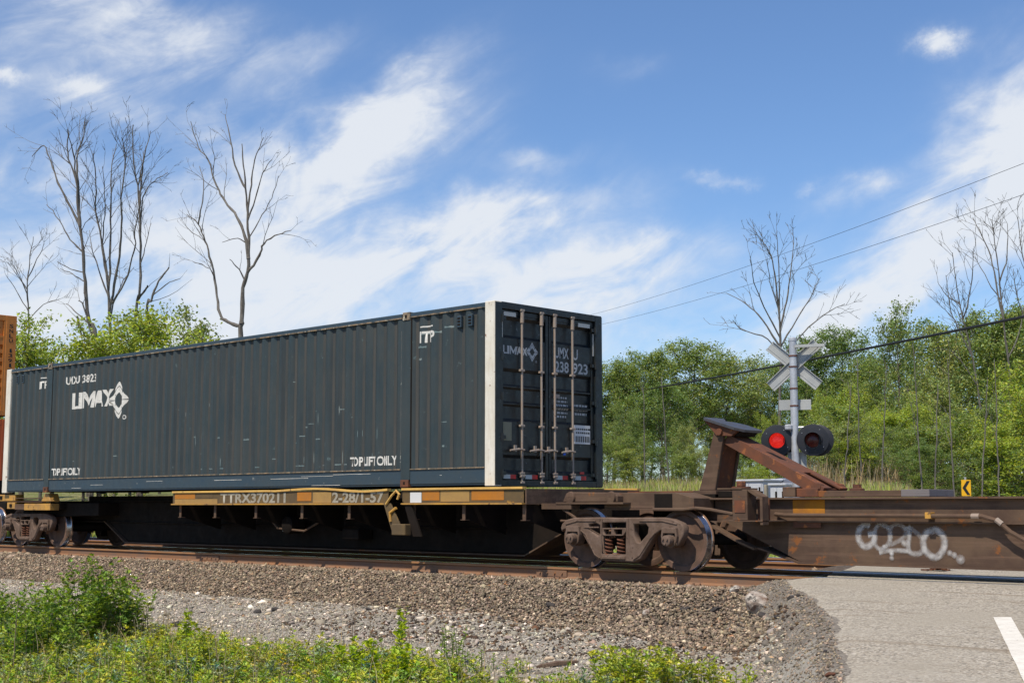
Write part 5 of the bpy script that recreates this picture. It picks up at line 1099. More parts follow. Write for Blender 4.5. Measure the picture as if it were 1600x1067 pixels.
# far second row fills the wood behind
G1b = 'trees deep in the wood behind the front row'; rr = random.Random(3)
for i in range(30):
    u = -120+i*62+rr.uniform(-15, 15)
    if u < 330: v = 600+rr.uniform(-10, 20)
    elif u < 930: v = 590
    else: v = np.interp(u, [930, 1080, 1180, 1260, 1330, 1400, 1500, 1750], [585, 580, 645, 575, 575, 600, 545, 520])+rr.uniform(0, 25)
    D = rr.uniform(76, 92); plant_tree('leafy_tree', 'leafy tree deep in the wood, mostly hidden by the front row', 'tree', gpos(u, D), top_h(u, v, D), .95, rr.choice(['round', 'tall']), rr.choice([1, 2, 3, 4, 5]) if False else 4, rr.choice([L_mid, L_dark]), G1b) if False else plant_tree('leafy_tree', 'leafy tree deep in the wood, mostly hidden by the front row', 'tree', gpos(u, D), top_h(u, v, D), .95, 'round', rr.choice([3, 4, 5]), rr.choice([L_mid, L_dark, L_dark]), G1b)
# undergrowth shrubs
SH = [(950,690,55),(992,705,54),(1030,700,56),(1062,712,54),(1098,705,55),(1135,700,56),(1168,690,52),(1205,705,50),(1235,700,50),(1262,672,48),(1296,690,50),(1330,670,50),(1365,650,52),(1400,668,48),(1432,640,50),(1462,672,46),(1480,690,47),(1525,660,46),(1560,640,46),(1598,610,44),(1560,712,42),(1590,690,41),(1372,715,46),(1425,712,44),(1310,722,45),(1450,742,41),(1640,640,44),(1240,735,40),(1180,735,43),(1285,640,46),(1312,668,44),(1345,690,43),(1388,676,44),(1405,650,47),(1445,700,42),(1550,665,43),(940,655,68),(975,650,70),(1015,655,72),(1050,650,69),(1090,655,71),(1125,650,70),(1160,655,72),(1195,650,70)]
SHL = {}
sl = [L_yel, L_mid, L_olive, L_yel, L_mid, L_yel, L_dark]
where = {0: 'by the container edge', 1: 'left of the hitch', 2: 'behind the signal lamps', 3: 'right of the signal', 4: 'left of the chevron sign', 5: 'near the right edge', 6: 'deep between the trunks'}
for i, (u, v, D) in enumerate(SH):
    lf = sl[i % 7] if u > 1100 else [L_mid, L_olive, L_dark][i % 3]
    k = 6 if D > 65 else 0 if u < 1010 else 1 if u < 1120 else 2 if u < 1280 else 3 if u < 1400 else 4 if u < 1500 else 5
    h = top_h(u, v, D); cn = {L_yel.name: 'yellow green', L_mid.name: 'mid green', L_olive.name: 'olive', L_dark.name: 'deep green'}[lf.name]
    lab = f'{cn} {"tall" if h > 3.2 else "low"} shrub {where[k]}'; cnt_ = SHL.get(lab, 0); SHL[lab] = cnt_+1
    lab = lab+('', ', second one', ', third from left', ', fourth of its look', ', fifth of its look')[min(cnt_, 4)]
    plant_tree('shrub', lab, 'shrub', gpos(u, D), h, (1.5 if h < 3.2 else 1.05)*(1.3 if i % 2 else 1), 'sparse' if i % 2 else 'bushy', 6+i % 2 if i % 2 else 8+(i//2) % 2, lf, 'shrubs along the wood edge')
# bare trees, limbs laid out along the outlines seen against the sky
def bare_tree(label, D, limbs, twig, seed, m=m_bark, cat='tree', rmin=.0065, spread=1., levels=3, group='bare trees'):
    R = np.random.default_rng(seed); mb = MB(); fine = MB()
    root = limbs[0][0][0]; bu, bv = root; g = atD(bu, bv, D); gp = np.array([g[0], g[1], float(gz(g[0], g[1]))-.2]); tr = thing('bare_tree', label, cat, tuple(gp), group)
    pxm = F/D
    def twigs(P, r0, r1, lev, L_):
        n = len(P); total = sum(np.linalg.norm(P[i+1]-P[i]) for i in range(n-1)); k = max(1, int(total/twig*(1 if lev == 0 else 1.3)))
        for j in range(k):
            t = (R.uniform(.25, 1.) if lev == 0 else R.uniform(.15, 1))*(n-1); i = min(int(t), n-2); p = P[i]+(P[i+1]-P[i])*(t-i); d = P[i+1]-P[i]; d /= np.linalg.norm(d)
            o = np.cross(d, R.normal(size=3)); o /= np.linalg.norm(o); dd = d*.85+o*R.uniform(.4, .9)*spread+np.array([0, 0, .15]); ln = L_*R.uniform(.4, 1.15)*(1.15-.5*t/(n-1))
            ns_ = 5 if lev == 0 else 3; q = branch_path(p, dd, ln, ns_, .13, .05, R); rr_ = max(rmin, min(r0+(r1-r0)*t/(n-1), .03)*.5); fine.tube(q, [max(rmin*.6, rr_*(1-a/(ns_+1.5))) for a in range(ns_+1)], 3, cap=False)
            if lev < levels-1: twigs(q, rr_, rmin, lev+1, ln*.5)
    allP = []
    for pts, w0, w1 in limbs:
        k = len(pts); off = R.normal(0, .5) if pts[0] != root else 0; P = []
        for i, (u, v) in enumerate(pts): P.append(atD(u, v, D + off*(i/(k-1))*2 + R.normal(0, .05)))
        if pts[0] == root: P = [gp]+P
        elif allP:
            A_ = np.array(allP); k_ = np.argmin([(lambda q: (q[0]-pts[0][0])**2+(q[1]-pts[0][1])**2)(proj(a_)) for a_ in A_]); P[0] = A_[k_]
            for j_ in range(1, len(P)): P[j_] = P[j_]+cfw*float((A_[k_]-P[j_])@cfw)*max(0, 1-j_/3)
        # smooth
        Q = []
        for i in range(len(P)-1):
            p0, p1, p2, p3 = P[max(i-1, 0)], P[i], P[i+1], P[min(i+2, len(P)-1)]
            for a in range(4): t = a/4; Q.append(.5*(2*p1+(p2-p0)*t+(2*p0-5*p1+4*p2-p3)*t*t+(3*p1-p0-3*p2+p3)*t**3)+(R.normal(0, .012, 3) if i or a else 0))
        Q.append(P[-1]); allP += Q; n = len(Q); rad = [(1+.12*math.sin(i*1.9+w0))*.72*(w0+(w1-w0)*(i/(n-1))**.8)/2/pxm for i in range(n)]; mb.tube(Q, rad, 8, cap=False)
        if w0 < 14 or len(limbs) < 3: twigs(Q[len(Q)//4:], rad[0], rad[-1], 0, 62/pxm*(1.3 if w0 > 5 else 1.))
    mb.build('trunk', m, tr, smooth=True); tag(fine.build('twigs', m, tr), kind='stuff'); return tr
BT = 'bare dead trees against the sky'
bare_tree('bare leaning tree with three forks at the left, tallest of the left pair', 46, [([(150,545),(138,500),(133,440),(128,380),(122,330),(118,280),(105,240),(108,205)],12,2), ([(126,350),(108,315),(92,285),(80,255),(68,228),(50,245)],6,1.5),
   ([(126,350),(125,300),(122,250),(130,215),(133,185)],7,1.5), ([(118,290),(112,250),(100,200)],5,1.5), ([(128,400),(112,375),(95,345),(73,320)],4,1.5),([(133,430),(110,420),(88,408)],3,1.2),([(146,520),(125,490),(108,475)],4,1.5),([(133,440),(115,428),(96,420)],3,1.2),([(150,530),(130,480),(122,470)],5,2)], .42, 11, group=BT)
bare_tree('many stemmed bare tree rising behind the bright bush', 47, [([(172,560),(172,500),(168,440),(160,390),(150,330),(150,290),(146,240)],9,1.8), ([(172,480),(180,430),(188,370),(190,310),(196,250),(190,215)],7,1.5), ([(170,450),(175,390),(176,330),(174,270),(182,225)],6,1.5),
   ([(172,470),(160,420),(150,390),(140,360)],4,1.2), ([(180,480),(192,440),(206,390),(212,350),(222,300)],5,1.2), ([(172,440),(160,380),(165,320),(160,260)],4,1.2), ([(180,500),(200,450),(222,420)],4,1.2)], .38, 12, group=BT)
bare_tree('slim bare tree with steep branches, right one of the left group', 48, [([(212,500),(218,460),(220,400),(218,340),(215,290),(208,245),(208,195)],8,1.8), ([(218,330),(222,280),(228,240),(235,205)],5,1.5), ([(219,370),(228,310),(245,285),(262,270)],4,1.2), ([(216,470),(223,455),(229,446)],6,3), ([(218,410),(230,390),(240,350)],3,1.2), ([(214,290),(222,260),(226,235)],4,1.2)], .40, 13, group=BT)
bare_tree('leaning dead stub with broken tip at the right of the left group', 47.5, [([(228,505),(236,470),(248,440),(264,418)],8,3), ([(240,458),(258,440),(275,434)],3,1.2)], .8, 14, group=BT, levels=1)
bare_tree('broken dead stub low in front of the leaning bare tree', 46.5, [([(138,550),(128,525),(123,505),(122,494)],7,4)], 1.5, 24, group=BT, levels=1)
bare_tree('tall bare tree forking low, standing over the middle of the container', 45, [([(376,540),(378,500),(380,450),(388,415),(388,370),(386,320),(381,270),(378,225)],14,2), ([(376,524),(362,505),(345,492),(338,450),(328,400),(318,370),(310,350),(292,335)],9,1.8),
   ([(388,400),(384,370),(372,340),(352,315),(338,290),(325,250),(310,230),(298,190)],8,1.5), ([(310,352),(312,320),(318,290),(312,260)],4,1.3), ([(378,440),(372,420),(358,405)],4,1.5), ([(388,420),(405,400),(412,380),(435,366),(455,360)],7,1.5),
   ([(380,300),(370,260),(360,210),(352,180)],5,1.3), ([(386,330),(392,290),(398,250),(412,215)],5,1.3), ([(388,350),(398,310),(410,270),(425,250)],4,1.3), ([(388,375),(405,345),(425,310),(435,275)],3,1.2),([(338,440),(325,420),(300,408)],3,1.2),([(388,380),(370,372),(345,378)],3,1.2)], .48, 15, spread=1.1, group=BT)
bare_tree('small bare tree standing at the left edge above the orange container', 52, [([(44,560),(45,500),(42,450),(46,410),(52,370)],6,1.3), ([(42,470),(30,440),(12,410)],3,1), ([(45,440),(56,405),(68,380)],3,1), ([(44,500),(60,475),(82,468)],2.5,1),([(42,490),(25,455),(8,430)],2.5,1)], .4, 16, rmin=.007, group=BT)
bare_tree('bare fan shaped tree rising behind the crossbuck', 66, [([(1218,640),(1220,560),(1218,500),(1212,440),(1205,400),(1190,375)],8,1.5), ([(1218,520),(1228,470),(1235,420),(1240,370)],5,1.3), ([(1216,540),(1190,500),(1165,475),(1135,458)],5,1.2), ([(1215,530),(1196,480),(1180,440),(1172,400)],4,1.2), ([(1220,540),(1240,500),(1262,465),(1280,435)],4,1.2), ([(1214,480),(1205,440),(1200,400)],3,1), ([(1222,560),(1200,530),(1160,515),(1145,500)],4,1.2), ([(1225,560),(1255,520),(1290,490),(1320,475)],4,1.2), ([(1222,500),(1218,430),(1215,370)],4,1.2)], .55, 17, rmin=.012, group=BT)
bare_tree('tall bare tree with forked top near the right edge', 56, [([(1585,720),(1580,640),(1575,560),(1568,500),(1562,440),(1556,390),(1550,345)],8,1.6), ([(1568,500),(1555,450),(1545,400),(1530,360),(1520,340)],5,1.3), ([(1562,440),(1572,400),(1572,350)],4,1.2), ([(1575,560),(1590,520),(1600,460)],4,1.2), ([(1565,470),(1540,440),(1520,400)],3,1.2)], .5, 18, rmin=.01, group=BT)
bare_tree('bare leaning tree left of the forked one near the right edge', 58, [([(1540,720),(1530,620),(1520,560),(1505,500),(1495,450),(1488,395)],7,1.4), ([(1520,560),(1500,520),(1485,485),(1478,430)],4,1.2), ([(1505,500),(1520,450),(1525,400)],4,1.2), ([(1530,610),(1505,570),(1485,545)],3,1.2), ([(1500,480),(1478,460),(1465,440)],3,1)], .5, 19, rmin=.01, group=BT)
bare_tree('bare tree cut by the right edge of the picture', 55, [([(1625,700),(1620,600),(1612,520),(1606,450),(1598,400),(1590,340)],7,1.5), ([(1612,520),(1590,470),(1582,420)],4,1.2), ([(1606,450),(1625,400),(1630,350)],4,1.2)], .55, 20, rmin=.01, group=BT)
# thin stems inside the right treeline
for i, (u, v0, v1, D, lean, lab) in enumerate([(1345,740,560,42,-6,'thin grey stem left of the slender open tree'),(1378,745,570,41,8,'thin grey stem under the dip in the treeline'),(1440,750,540,40,-14,'thin grey stem above the deck pad'),(1462,752,600,40,3,'short grey stem left of the chevron sign'),(1490,750,560,39,-10,'thin grey stem beside the chevron sign'),(1535,752,590,39,8,'grey stem right of the chevron sign'),(1008,750,600,50,-3,'pale thin stem right of the container'),(1045,745,590,50,-12,'pale forked stem in the middle of the left wood'),(1320,750,600,41,10,'thin stem right of the unlit lamp'),(1560,745,560,39,-6,'grey stem near the right edge')]):
    bare_tree(lab, D, [([(u,v0),(u+lean*.4,(v0*2+v1)/3),(u+lean*.6,(v0+2*v1)/3),(u+lean,v1)],4.5,1.6)], .7, 30+i, rmin=.008, levels=2, group='thin bare stems in front of the wood', m=m_bark)
# fallen bare branches among the right shrubs
# tall dry and green grass of the field, as stuff
def blades(name, P, h, m, label, w=.012, seg=2, tv=.25, lean=.35):
    n = len(P); a = rng.uniform(0, 6.28, n); hh = h*rng.uniform(.5, 1.3, n); ln = rng.uniform(0, lean, n); d = np.c_[np.cos(a), np.sin(a), np.zeros(n)]; b = rng.uniform(0, 6.28, n); s = np.c_[np.cos(b), np.sin(b), np.zeros(n)]*w
    z = np.array([0, 0, 1.]); m1 = P+z*hh[:, None]*.55+d*(ln*hh*.3)[:, None]; tp = P+z*hh[:, None]*.97+d*(ln*hh)[:, None]
    V = np.stack([P-s, P+s, m1+s*.8, m1-s*.8, tp], 1).reshape(-1, 3); i = np.arange(n)*5; Fc = np.concatenate([np.c_[i, i+1, i+2], np.c_[i, i+2, i+3], np.c_[i+3, i+2, i+4]])
    br = np.clip(rng.normal(1, tv, n), .4, 1.8); hu = rng.normal(0, .08, n); T = np.c_[br*(1+hu), br, br*(1-hu)]
    o = np_mesh(name, V, 3, Fc, m, tint=np.r_[T, T, T]); tag(o, label, kind='stuff'); return o
def field_pts(n, u0, u1, D0, D1):
    u = rng.uniform(u0, u1, n); D = rng.uniform(D0, D1, n); d = cfw[None]*F+crt[None]*(u-800)[:, None]-cup[None]*(180-533.5+520); P = cpos+d*(D/F)[:, None]; P[:, 2] = gz(P[:, 0], P[:, 1]); return P
blades('field_grass', field_pts(60000, 880, 1700, 38, 58), .5, m_straw2, 'pale green grass on the bank in front of the wood', w=.022)
blades('dry_grass', field_pts(13000, 900, 1700, 38, 58), .6, m_straw, 'dry straw coloured grass on the bank in front of the wood', w=.018)
blades('dry_grass', field_pts(3500, 1240, 1500, 42, 50), 1.1, m_straw, 'tall pale dead reeds between the shrubs at the right', w=.02)
blades('field_grass', field_pts(9000, 0, 880, 42, 56), .5, m_straw2, 'grass on the bank behind the container', w=.03)
P = scatter_rect(-5, 18, 8.3, 14, 60, lambda x, y: road_left(y)-x > .5); blades('trackside_weeds', P, .35, m_straw2, 'weeds growing beyond the far track', w=.02)
# ------------------------------------------------------------------ foreground herbs
def leaf_shape(kind):
    if kind == 'mug':   # deeply lobed, pointed
        pts = [(0, 0), (.14, .03), (.40, .36), (.40, .14), (.66, .30), (.62, .12), (1.0, 0)]; 
    elif kind == 'vine': pts = [(0, 0), (-.02, .28), (.2, .48), (.45, .42), (.62, .5), (.72, .26), (1.0, 0)]
    elif kind == 'oval': pts = [(0, 0), (.25, .2), (.6, .22), (1., 0)]
    else: pts = [(0, 0), (.3, .11), (.7, .09), (1., 0)]
    return pts
def herb(seed, h, nl, ls, kind, m, stems=1, spread=.1, topfrac=.2, wid=.85):
    R = np.random.default_rng(seed); V = []; Fq = []; T = []; o = 0; SV = []; SF = []
    mbs = MB(); pts = leaf_shape(kind)
    for s in range(stems):
        b = np.array([R.normal(0, spread), R.normal(0, spread), 0]) if stems > 1 else np.zeros(3); hh = h*R.uniform(.7, 1.1) if stems > 1 else h
        st = branch_path(b, (R.normal(0, .15)+b[0]*.8, R.normal(0, .15)+b[1]*.8, 1), hh, 5, .06, .05, R); mbs.tube(st, [.006, .0055, .005, .004, .003, .002], 4, cap=False); st = np.array(st)
        for i in range(nl):
            t = topfrac+(1-topfrac)*(i/(nl-1))**.8; f = min(t*5, 4.999); k = int(f); p = st[k]+(st[k+1]-st[k])*(f-k); a = i*2.399+s+R.normal(0, .3); L_ = ls*(1.15-.6*t)*R.uniform(.75, 1.25)
            el = R.uniform(-.15, .6)+t*.5; d = np.array([math.cos(a)*math.cos(el), math.sin(a)*math.cos(el), math.sin(el)]); sd_ = np.array([-math.sin(a), math.cos(a), 0]); up_ = np.cross(d, sd_)*-1
            if up_[2] < 0: up_ = -up_
            roll = R.normal(0, .35); sd_ = sd_*math.cos(roll)+up_*math.sin(roll); q = p+d*L_*.12; br = R.uniform(.68, 1.35); hu = R.normal(0, .12)
            idx = []; mid = []
            for (x, y) in pts:
                cv = -.22*x*x*L_; base_ = q+d*x*L_+np.array([0, 0, cv])
                mid.append(len(V)); V.append(base_)
                for sg_ in (1, -1): V.append(base_+sd_*sg_*y*L_*wid*1.2+up_*y*L_*.15)
            for j in range(len(pts)-1):
                m0, m1 = mid[j], mid[j+1]
                for sg_ in (1, 2): Fq.append((m0, m0+sg_, m1+sg_)); Fq.append((m0, m1+sg_, m1)); T += [(br*(1+hu), br, br*(1-hu))]*2
    return np.array(V), np.array(Fq), np.array(T), mbs
def herb_obj(name, label, cat, pos, data, m, group=None, sc=1., rz=0., stem=None):
    V, Fq, T, mbs = data; e = thing(name, label, cat, tuple(pos), group)
    o = np_mesh('leaves', V*sc, 3, Fq, m, tint=T); o.parent = e; o.rotation_euler = (0, 0, rz)
    s = MB(); s.v = [tuple(np.array(v)*sc) for v in mbs.v]; s.f = mbs.f; s.m = mbs.m; so_ = s.build('stems', stem or m_stem); so_.parent = e; so_.rotation_euler = (0, 0, rz); so_['kind'] = 'stuff'; return e
m_stem = mat('green_stem', (.09, .13, .035), .7, bump=0); m_drystem = mat('dry_stem', (.24, .17, .11), .8, bump=0)
def gp_px(u, v):
    z = -.95
    for _ in range(30): p = atZ(u, v, z); z = .5*z+.5*float(gz(p[0], p[1]))
    p[2] = float(gz(p[0], p[1])); return p
# large mugwort bushes and single recognisable plants
HB = [ # px, base py, height px, kind...
 ((138, 1003), 128, 'mug', L_herbd, 26, .12, .17, 'tallest dark green mugwort bush at the left in front of the ballast'),
 ((95, 1012), 92, 'mug', L_herbd, 18, .11, .16, 'mugwort bush left of the tallest one'),
 ((180, 995), 85, 'mug', L_herbd, 16, .11, .14, 'mugwort bush on the right flank of the tallest one'),
 ((62, 1035), 95, 'mug', L_herbd, 18, .11, .2, 'low dark mugwort bush in the left corner'),
 ((10, 1000), 85, 'mug', L_herbd, 16, .10, .16, 'mugwort bush cut by the left edge'),
 ((215, 985), 58, 'mug', L_herb, 7, .09, .06, 'small upright mugwort right of the large bush'),
 ((292, 1020), 68, 'mug', L_vine, 3, .10, .03, 'single bright upright weed against the grey gravel'),
 ((300, 1050), 60, 'mug', L_herb, 14, .08, .16, 'bushy mugwort below the single bright weed'),
 ((612, 1050), 100, 'vine', L_vine, 3, .075, .06, 'tall round leafed bright vine in the middle of the weeds'),
 ((570, 1062), 62, 'vine', L_vine, 9, .075, .16, 'bright round leafed vine clump left of the tall vine'),
 ((640, 1075), 55, 'vine', L_vine, 6, .075, .12, 'bright round leafed vine low right of the tall vine'),
 ((712, 1036), 56, 'oval', L_herbd, 9, .045, .10, 'small dark green shrublet right of the vine'),
 ((745, 1048), 36, 'oval', L_herbd, 6, .04, .09, 'small dark weed beside the shrublet'),
 ((800, 1052), 26, 'narrow', L_herb, 7, .06, .07, 'tiny weed alone on the gravel'),
 ((712, 1075), 48, 'mug', L_herb, 8, .07, .12, 'leafy weed below the dark shrublet'),
 ((985, 1078), 68, 'mug', L_herb, 14, .10, .17, 'bright lobed weed clump at the bottom middle'),
 ((1010, 1080), 60, 'mug', L_herb, 9, .09, .10, 'lobed weed right behind the bright clump'),
 ((1065, 1080), 56, 'mug', L_herb, 9, .08, .12, 'leafy weed third from the right at the bottom'),
 ((1125, 1078), 46, 'oval', L_herb, 8, .06, .10, 'leafy weed second from the right at the bottom'),
 ((1165, 1076), 34, 'oval', L_vine, 5, .05, .08, 'rightmost small weed at the bottom by the asphalt'),
 ((930, 1080), 40, 'narrow', L_herb, 9, .06, .15, 'low feathery weed left of the bright clump'),
 ((880, 1080), 30, 'narrow', L_herb, 9, .05, .15, 'low feathery weed at the bottom left of the middle clump')]
for i, ((u, v), hp, kind, m, st, ls, spd, lab) in enumerate(HB):
    p = gp_px(u, v); D = (p-cpos)@cfw; h = hp*D/F; p[2] -= .02
    herb_obj('weed_plant', lab, 'plant', p, herb(100+i, h, 20 if kind == 'mug' else 12, ls*1.5, kind, m, int(st*1.4), spd, .12, .95), m, 'weeds in the foreground', rz=i)
# ground cover
def in_veg(u, v):
    top = np.interp(u, [-400, 0, 60, 200, 300, 420, 520, 640, 700, 760, 850, 950, 1180, 1190], [960, 965, 985, 985, 1005, 1022, 1030, 1042, 1052, 1070, 1085, 1085, 1085, 2000]); return v > top
def cover(n, variants, label, m, zmax=-.0, tope=0, scl=(.7, 1.2)):
    vs = []; fs = []; ts = []; o = 0; x = rng.uniform(3, 26, n*14); y = rng.uniform(-11, -2.5, n*14); z = gz(x, y); cnt = 0
    Sv = []; Sf = []; so_ = 0
    for i in range(len(x)):
        u, v = proj((x[i], y[i], z[i]))
        if not (-260 < u < 1220) or not in_veg(u, v-tope) or v > 1190: continue
        if rng.uniform() < (.0 if u < 650 else .3): continue
        V, Fq, T, mbs = variants[rng.integers(len(variants))]; a = rng.uniform(0, 6.28); s = rng.uniform(*scl); c, s_ = math.cos(a)*s, math.sin(a)*s
        W_ = np.c_[V[:, 0]*c-V[:, 1]*s_, V[:, 0]*s_+V[:, 1]*c, V[:, 2]*s]+np.array([x[i], y[i], z[i]-.015]); vs.append(W_); fs.append(Fq+o); o += len(V); b = rng.uniform(.78, 1.25); h_ = rng.normal(0, .10); ts.append(T*b*np.array([1+h_, 1, 1-h_])); cnt += 1
        if cnt >= n: break
    ob = np_mesh('ground_cover', np.concatenate(vs), 3, np.concatenate(fs), m, tint=np.concatenate(ts)); tag(ob, label, kind='stuff')
cover(980, [herb(200+i, .26, 12, .12, 'mug', None, 2, .06, .1) for i in range(4)], 'bright green mugwort ground cover in the foreground', L_herb)
cover(260, [herb(210+i, .28, 12, .12, 'mug', None, 2, .06, .1) for i in range(3)], 'deeper green mugwort mixed into the ground cover', L_herbd, tope=10)
cover(420, [herb(220+i, .26, 12, .12, 'mug', None, 2, .06, .1, .6) for i in range(3)], 'silvery green mugwort tips in the ground cover', L_silver, tope=8)
cover(330, [herb(230+i, .22, 9, .075, 'vine', None, 2, .08, .1) for i in range(3)], 'yellow green rounded leaves in the ground cover', L_vine, tope=4)
cover(650, [herb(240+i, .12, 8, .07, 'narrow', None, 2, .05, .1) for i in range(3)], 'low thin weeds at the edge of the ground cover', L_herb, tope=-22, scl=(.5, 1.1))
# dry stalks
x = rng.uniform(4, 24, 9000); y = rng.uniform(-10, -3, 9000); P = []
for a, b in zip(x, y):
    g = float(gz(a, b)); u, v = proj((a, b, g))
    if -200 < u < 1150 and v < 1180 and in_veg(u, v+16) and rng.uniform() < (.5 if u < 900 else .2): P.append((a, b, g))
P = np.array(P); blades('dry_stalks', P[:1500], .42, m_straw, 'thin dry dead stalks standing among the weeds', w=.0035, lean=.5)
blades('low_grass', P[300:2100], .16, L_herb, 'short green grass among the weeds', w=.004, lean=.9)
rs = random.Random(5)
STALK = ['leftmost dry stalk against the tallest mugwort bush', 'dry stalk in the middle of the tallest mugwort bush', 'strongly leaning dry stalk on the tallest mugwort bush', 'dry stalk on the right flank of the tallest mugwort bush', 'straight brown stalk just right of the mugwort bushes', 'thin stalk left of the single bright weed', 'short stalk beside the single bright weed', 'dry stalk left of the tall vine', 'tallest dry stalk against the gravel left of the vine', 'leaning dry stalk closest to the vine', 'strongly leaning stalk on the gravel left of the vine', 'thin stalk just right of the tall vine', 'thin stalk between the vine and the dark shrublet', 'stalk leaning left in the low weeds', 'tall straw stalk at the left edge', 'stalk beside the low mugwort in the left corner']
for i, (u, v, hp, lean) in enumerate([(113,1003,70,-8),(136,998,78,-6),(158,1000,60,18),(172,995,55,8),(230,990,45,1),(258,1010,60,0),(278,1008,40,3),(550,1030,70,-1),(553,1020,90,1),(575,1030,60,3),(470,1040,60,20),(640,1020,55,-3),(668,1015,60,-2),(345,1060,70,-12),(20,1060,120,3),(40,1040,80,-3)]):
    p = gp_px(u, v); D = (p-cpos)@cfw; h = hp*D/F; q = p+crt*(lean*D/F)+np.array([0, 0, h]); mid = (p+q)/2+np.array([rs.uniform(-.02, .02), 0, 0]); b = MB().tube([p-np.array([0, 0, .03]), mid, q], [.006, .005, .0025], 4)
    for k in range(3): a = p+(q-p)*rs.uniform(.4, .95); b.tube([a, a+crt*rs.uniform(-.06, .06)+np.array([0, 0, .06])], [.003, .0015], 3, cap=False)
    o = b.build('dry_stalk', m_drystem); tag(o, STALK[i], 'dead stalk', 'single dry stalks')
# ------------------------------------------------------------------ debris on the gravel
def lump(name, label, cat, u, v, size, m, sc=(1, 1, 1), seed=0, lift=.3):
    R = np.random.default_rng(seed); p = gp_px2(u, v); bm = bmesh.new(); bmesh.ops.create_icosphere(bm, subdivisions=3, radius=1)
    k = R.normal(size=(9, 3)); k /= np.linalg.norm(k, axis=1, keepdims=True); dd = R.uniform(.62, .95, 9)
    for vt in bm.verts:
        c = np.array(vt.co)
        for a, d_ in zip(k, dd):
            t = c@a
            if t > d_: c = c-a*(t-d_)
        c = c*(1+.05*math.sin(c[0]*9+seed)+.04*math.sin(c[1]*13)+R.normal(0, .012)); vt.co = Vector(c*np.array(sc)*size)
    me = bpy.data.meshes.new(name); bm.to_mesh(me); bm.free(); me.materials.append(m); o = bpy.data.objects.new(name, me); C.objects.link(o); o.location = (p[0], p[1], p[2]+size*sc[2]*lift); o.rotation_euler = (R.uniform(-.3, .3), R.uniform(-.3, .3), R.uniform(0, 6)); tag(o, label, cat); return o
def gp_px2(u, v):   # march along the ray to the first ground hit
    d = ray(u, v); d = d/np.linalg.norm(d); lo = 5.
    t = np.arange(5, 60, .02); P = cpos+d*t[:, None]; g = gz(P[:, 0], P[:, 1]); k = np.argmax(P[:, 2] < g); return np.array([P[k, 0], P[k, 1], g[k]])
m_chunk = mat('concrete_chunk', (.16, .10, .07), .9, var=(.62, .57, .5), vscale=3.2, vamt=1., spots=(.03, .025, .02), spamt=.3, spscale=8, bump=.9, bscale=22)
m_coal = mat('tarry_lump', (.035, .03, .028), .85, var=(.08, .065, .055), vscale=9, bump=.8, bscale=30)
m_woodscrap = mat('rotten_wood', (.10, .06, .04), .9, var=(.16, .11, .08), vscale=9, streak=(.05, .03, .02), sscale=(3, 30, 30), bump=.6, bscale=40)
lump('concrete_chunk', 'large brown and white broken concrete lump beside the asphalt edge', 'rubble', 1183, 952, .155, m_chunk, (1.15, 1., .85), 3, .6)
lump('concrete_chunk', 'small grey broken lump left of the large concrete lump', 'rubble', 1150, 925, .09, m_chunk, (1.2, 1, .7), 5, .4)
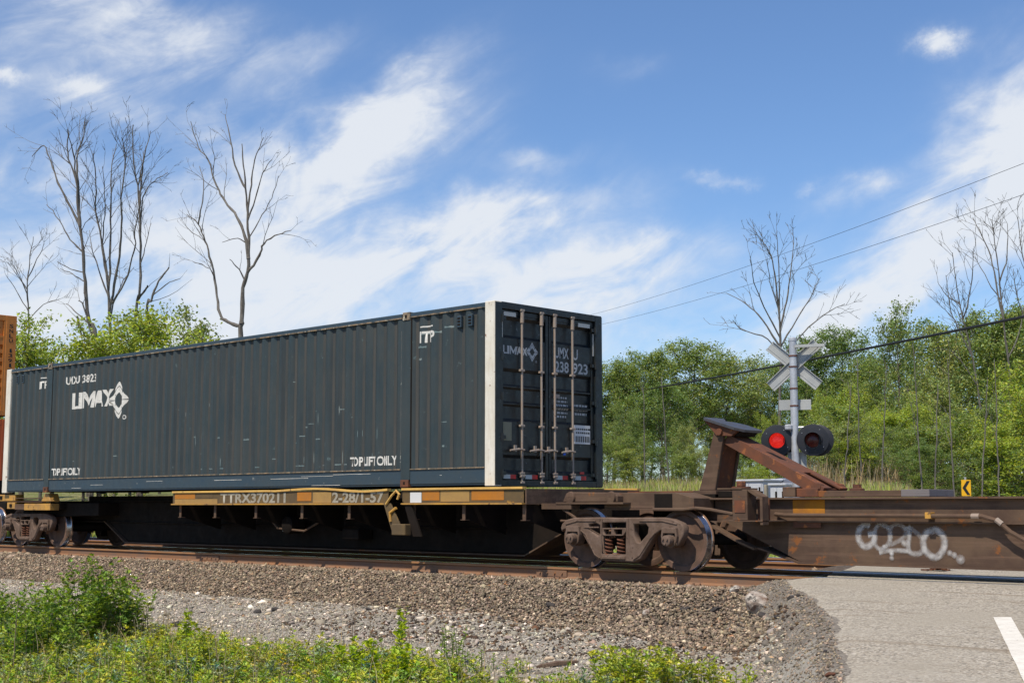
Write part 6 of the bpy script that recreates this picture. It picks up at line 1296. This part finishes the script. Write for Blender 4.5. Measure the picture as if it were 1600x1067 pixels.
for i, (u, v, s, lab) in enumerate([(275, 978, .09, 'dark tarry lump beside the single bright weed'), (431, 954, .07, 'dark lump on the gravel left of the middle'), (402, 957, .06, 'dark lump left of the other dark lump on the gravel'), (576, 953, .045, 'small dark stone on the gravel above the vine'), (728, 956, .06, 'flat brown stone at the toe of the ballast'), (862, 948, .08, 'black lump at the left of the debris line'), (1070, 953, .06, 'brown lump in the middle of the debris line'), (1120, 955, .07, 'black lump left of the large concrete lump'), (1010, 958, .06, 'reddish lump in the debris line'), (950, 957, .05, 'dark splinter lump in the debris line'), (852, 973, .05, 'grey lump below the black lump'), (1192, 962, .06, 'black tar lump at the foot of the concrete chunk'), (785, 1012, .035, 'single black pebble on the open gravel')]):
    lump('debris_lump', lab, 'debris', u, v, s, m_coal if i not in (4, 8) else m_chunk, (1.3, 1, .6), 20+i, .35)
for i, (u0, v0, u1, v1, w, lab) in enumerate([(838, 1044, 905, 1037, .05, 'long brown splintered board on the gravel at the bottom'), (750, 1018, 802, 1016, .015, 'thin grey stick on the gravel'), (894, 972, 925, 966, .03, 'short dark wood splinter under the debris line'), (897, 957, 935, 948, .04, 'dark rotten wood piece in the debris line'), (1125, 990, 1142, 986, .02, 'small brown splinter near the asphalt'), (1290, 1058, 1305, 1056, .03, 'rusty brown scrap at the road edge'), (697, 979, 712, 981, .012, 'tiny stick on the open gravel'), (980, 938, 1010, 930, .03, 'grey splintered tie fragment under the rail')]):
    a = gp_px2(u0, v0); b_ = gp_px2(u1, v1); a[2] += w*.35; b_[2] += w*.5; mid = (a+b_)/2+np.array([0, 0, w*.2])
    o = MB().tube([a, a+(b_-a)*.15, mid, a+(b_-a)*.9, b_], [w*.25, w*.55, w*.6, w*.45, w*.1], 5).build('wood_scrap', m_woodscrap if i != 5 else m_rust); tag(o, lab, 'wood scrap')
p = gp_px2(1405, 892) if False else atZ(1470, 891, 0.); o = MB(); R = np.random.default_rng(9)
pts = [(p[0]+R.normal(0, .16), p[1]+R.normal(0, .1), .0+R.uniform(0, .05)) for _ in range(16)]
for q in pts: o.box(q[0]-.05, q[0]+.05, q[1]-.03, q[1]+.03, q[2], q[2]+.02)
o = o.build('rust_flakes', m_rust); tag(o, 'small heap of orange rusty flakes on the crossing under the wagon', 'debris')
# asphalt lumps where the road edge crumbled
for i, (u, v, s) in enumerate([(1236, 934, .035), (1248, 930, .025), (1215, 965, .035), (1290, 1018, .02)]):
    lump('asphalt_lump', ['dark asphalt lump high on the crumbled road edge', 'small asphalt lump right of the high one on the road edge', 'dark asphalt lump low on the slope beside the concrete chunk', 'small black asphalt crumb at the bottom of the road edge'][i], 'rubble', u, v, s, m_coal, (1.3, 1, .7), 50+i, .2)
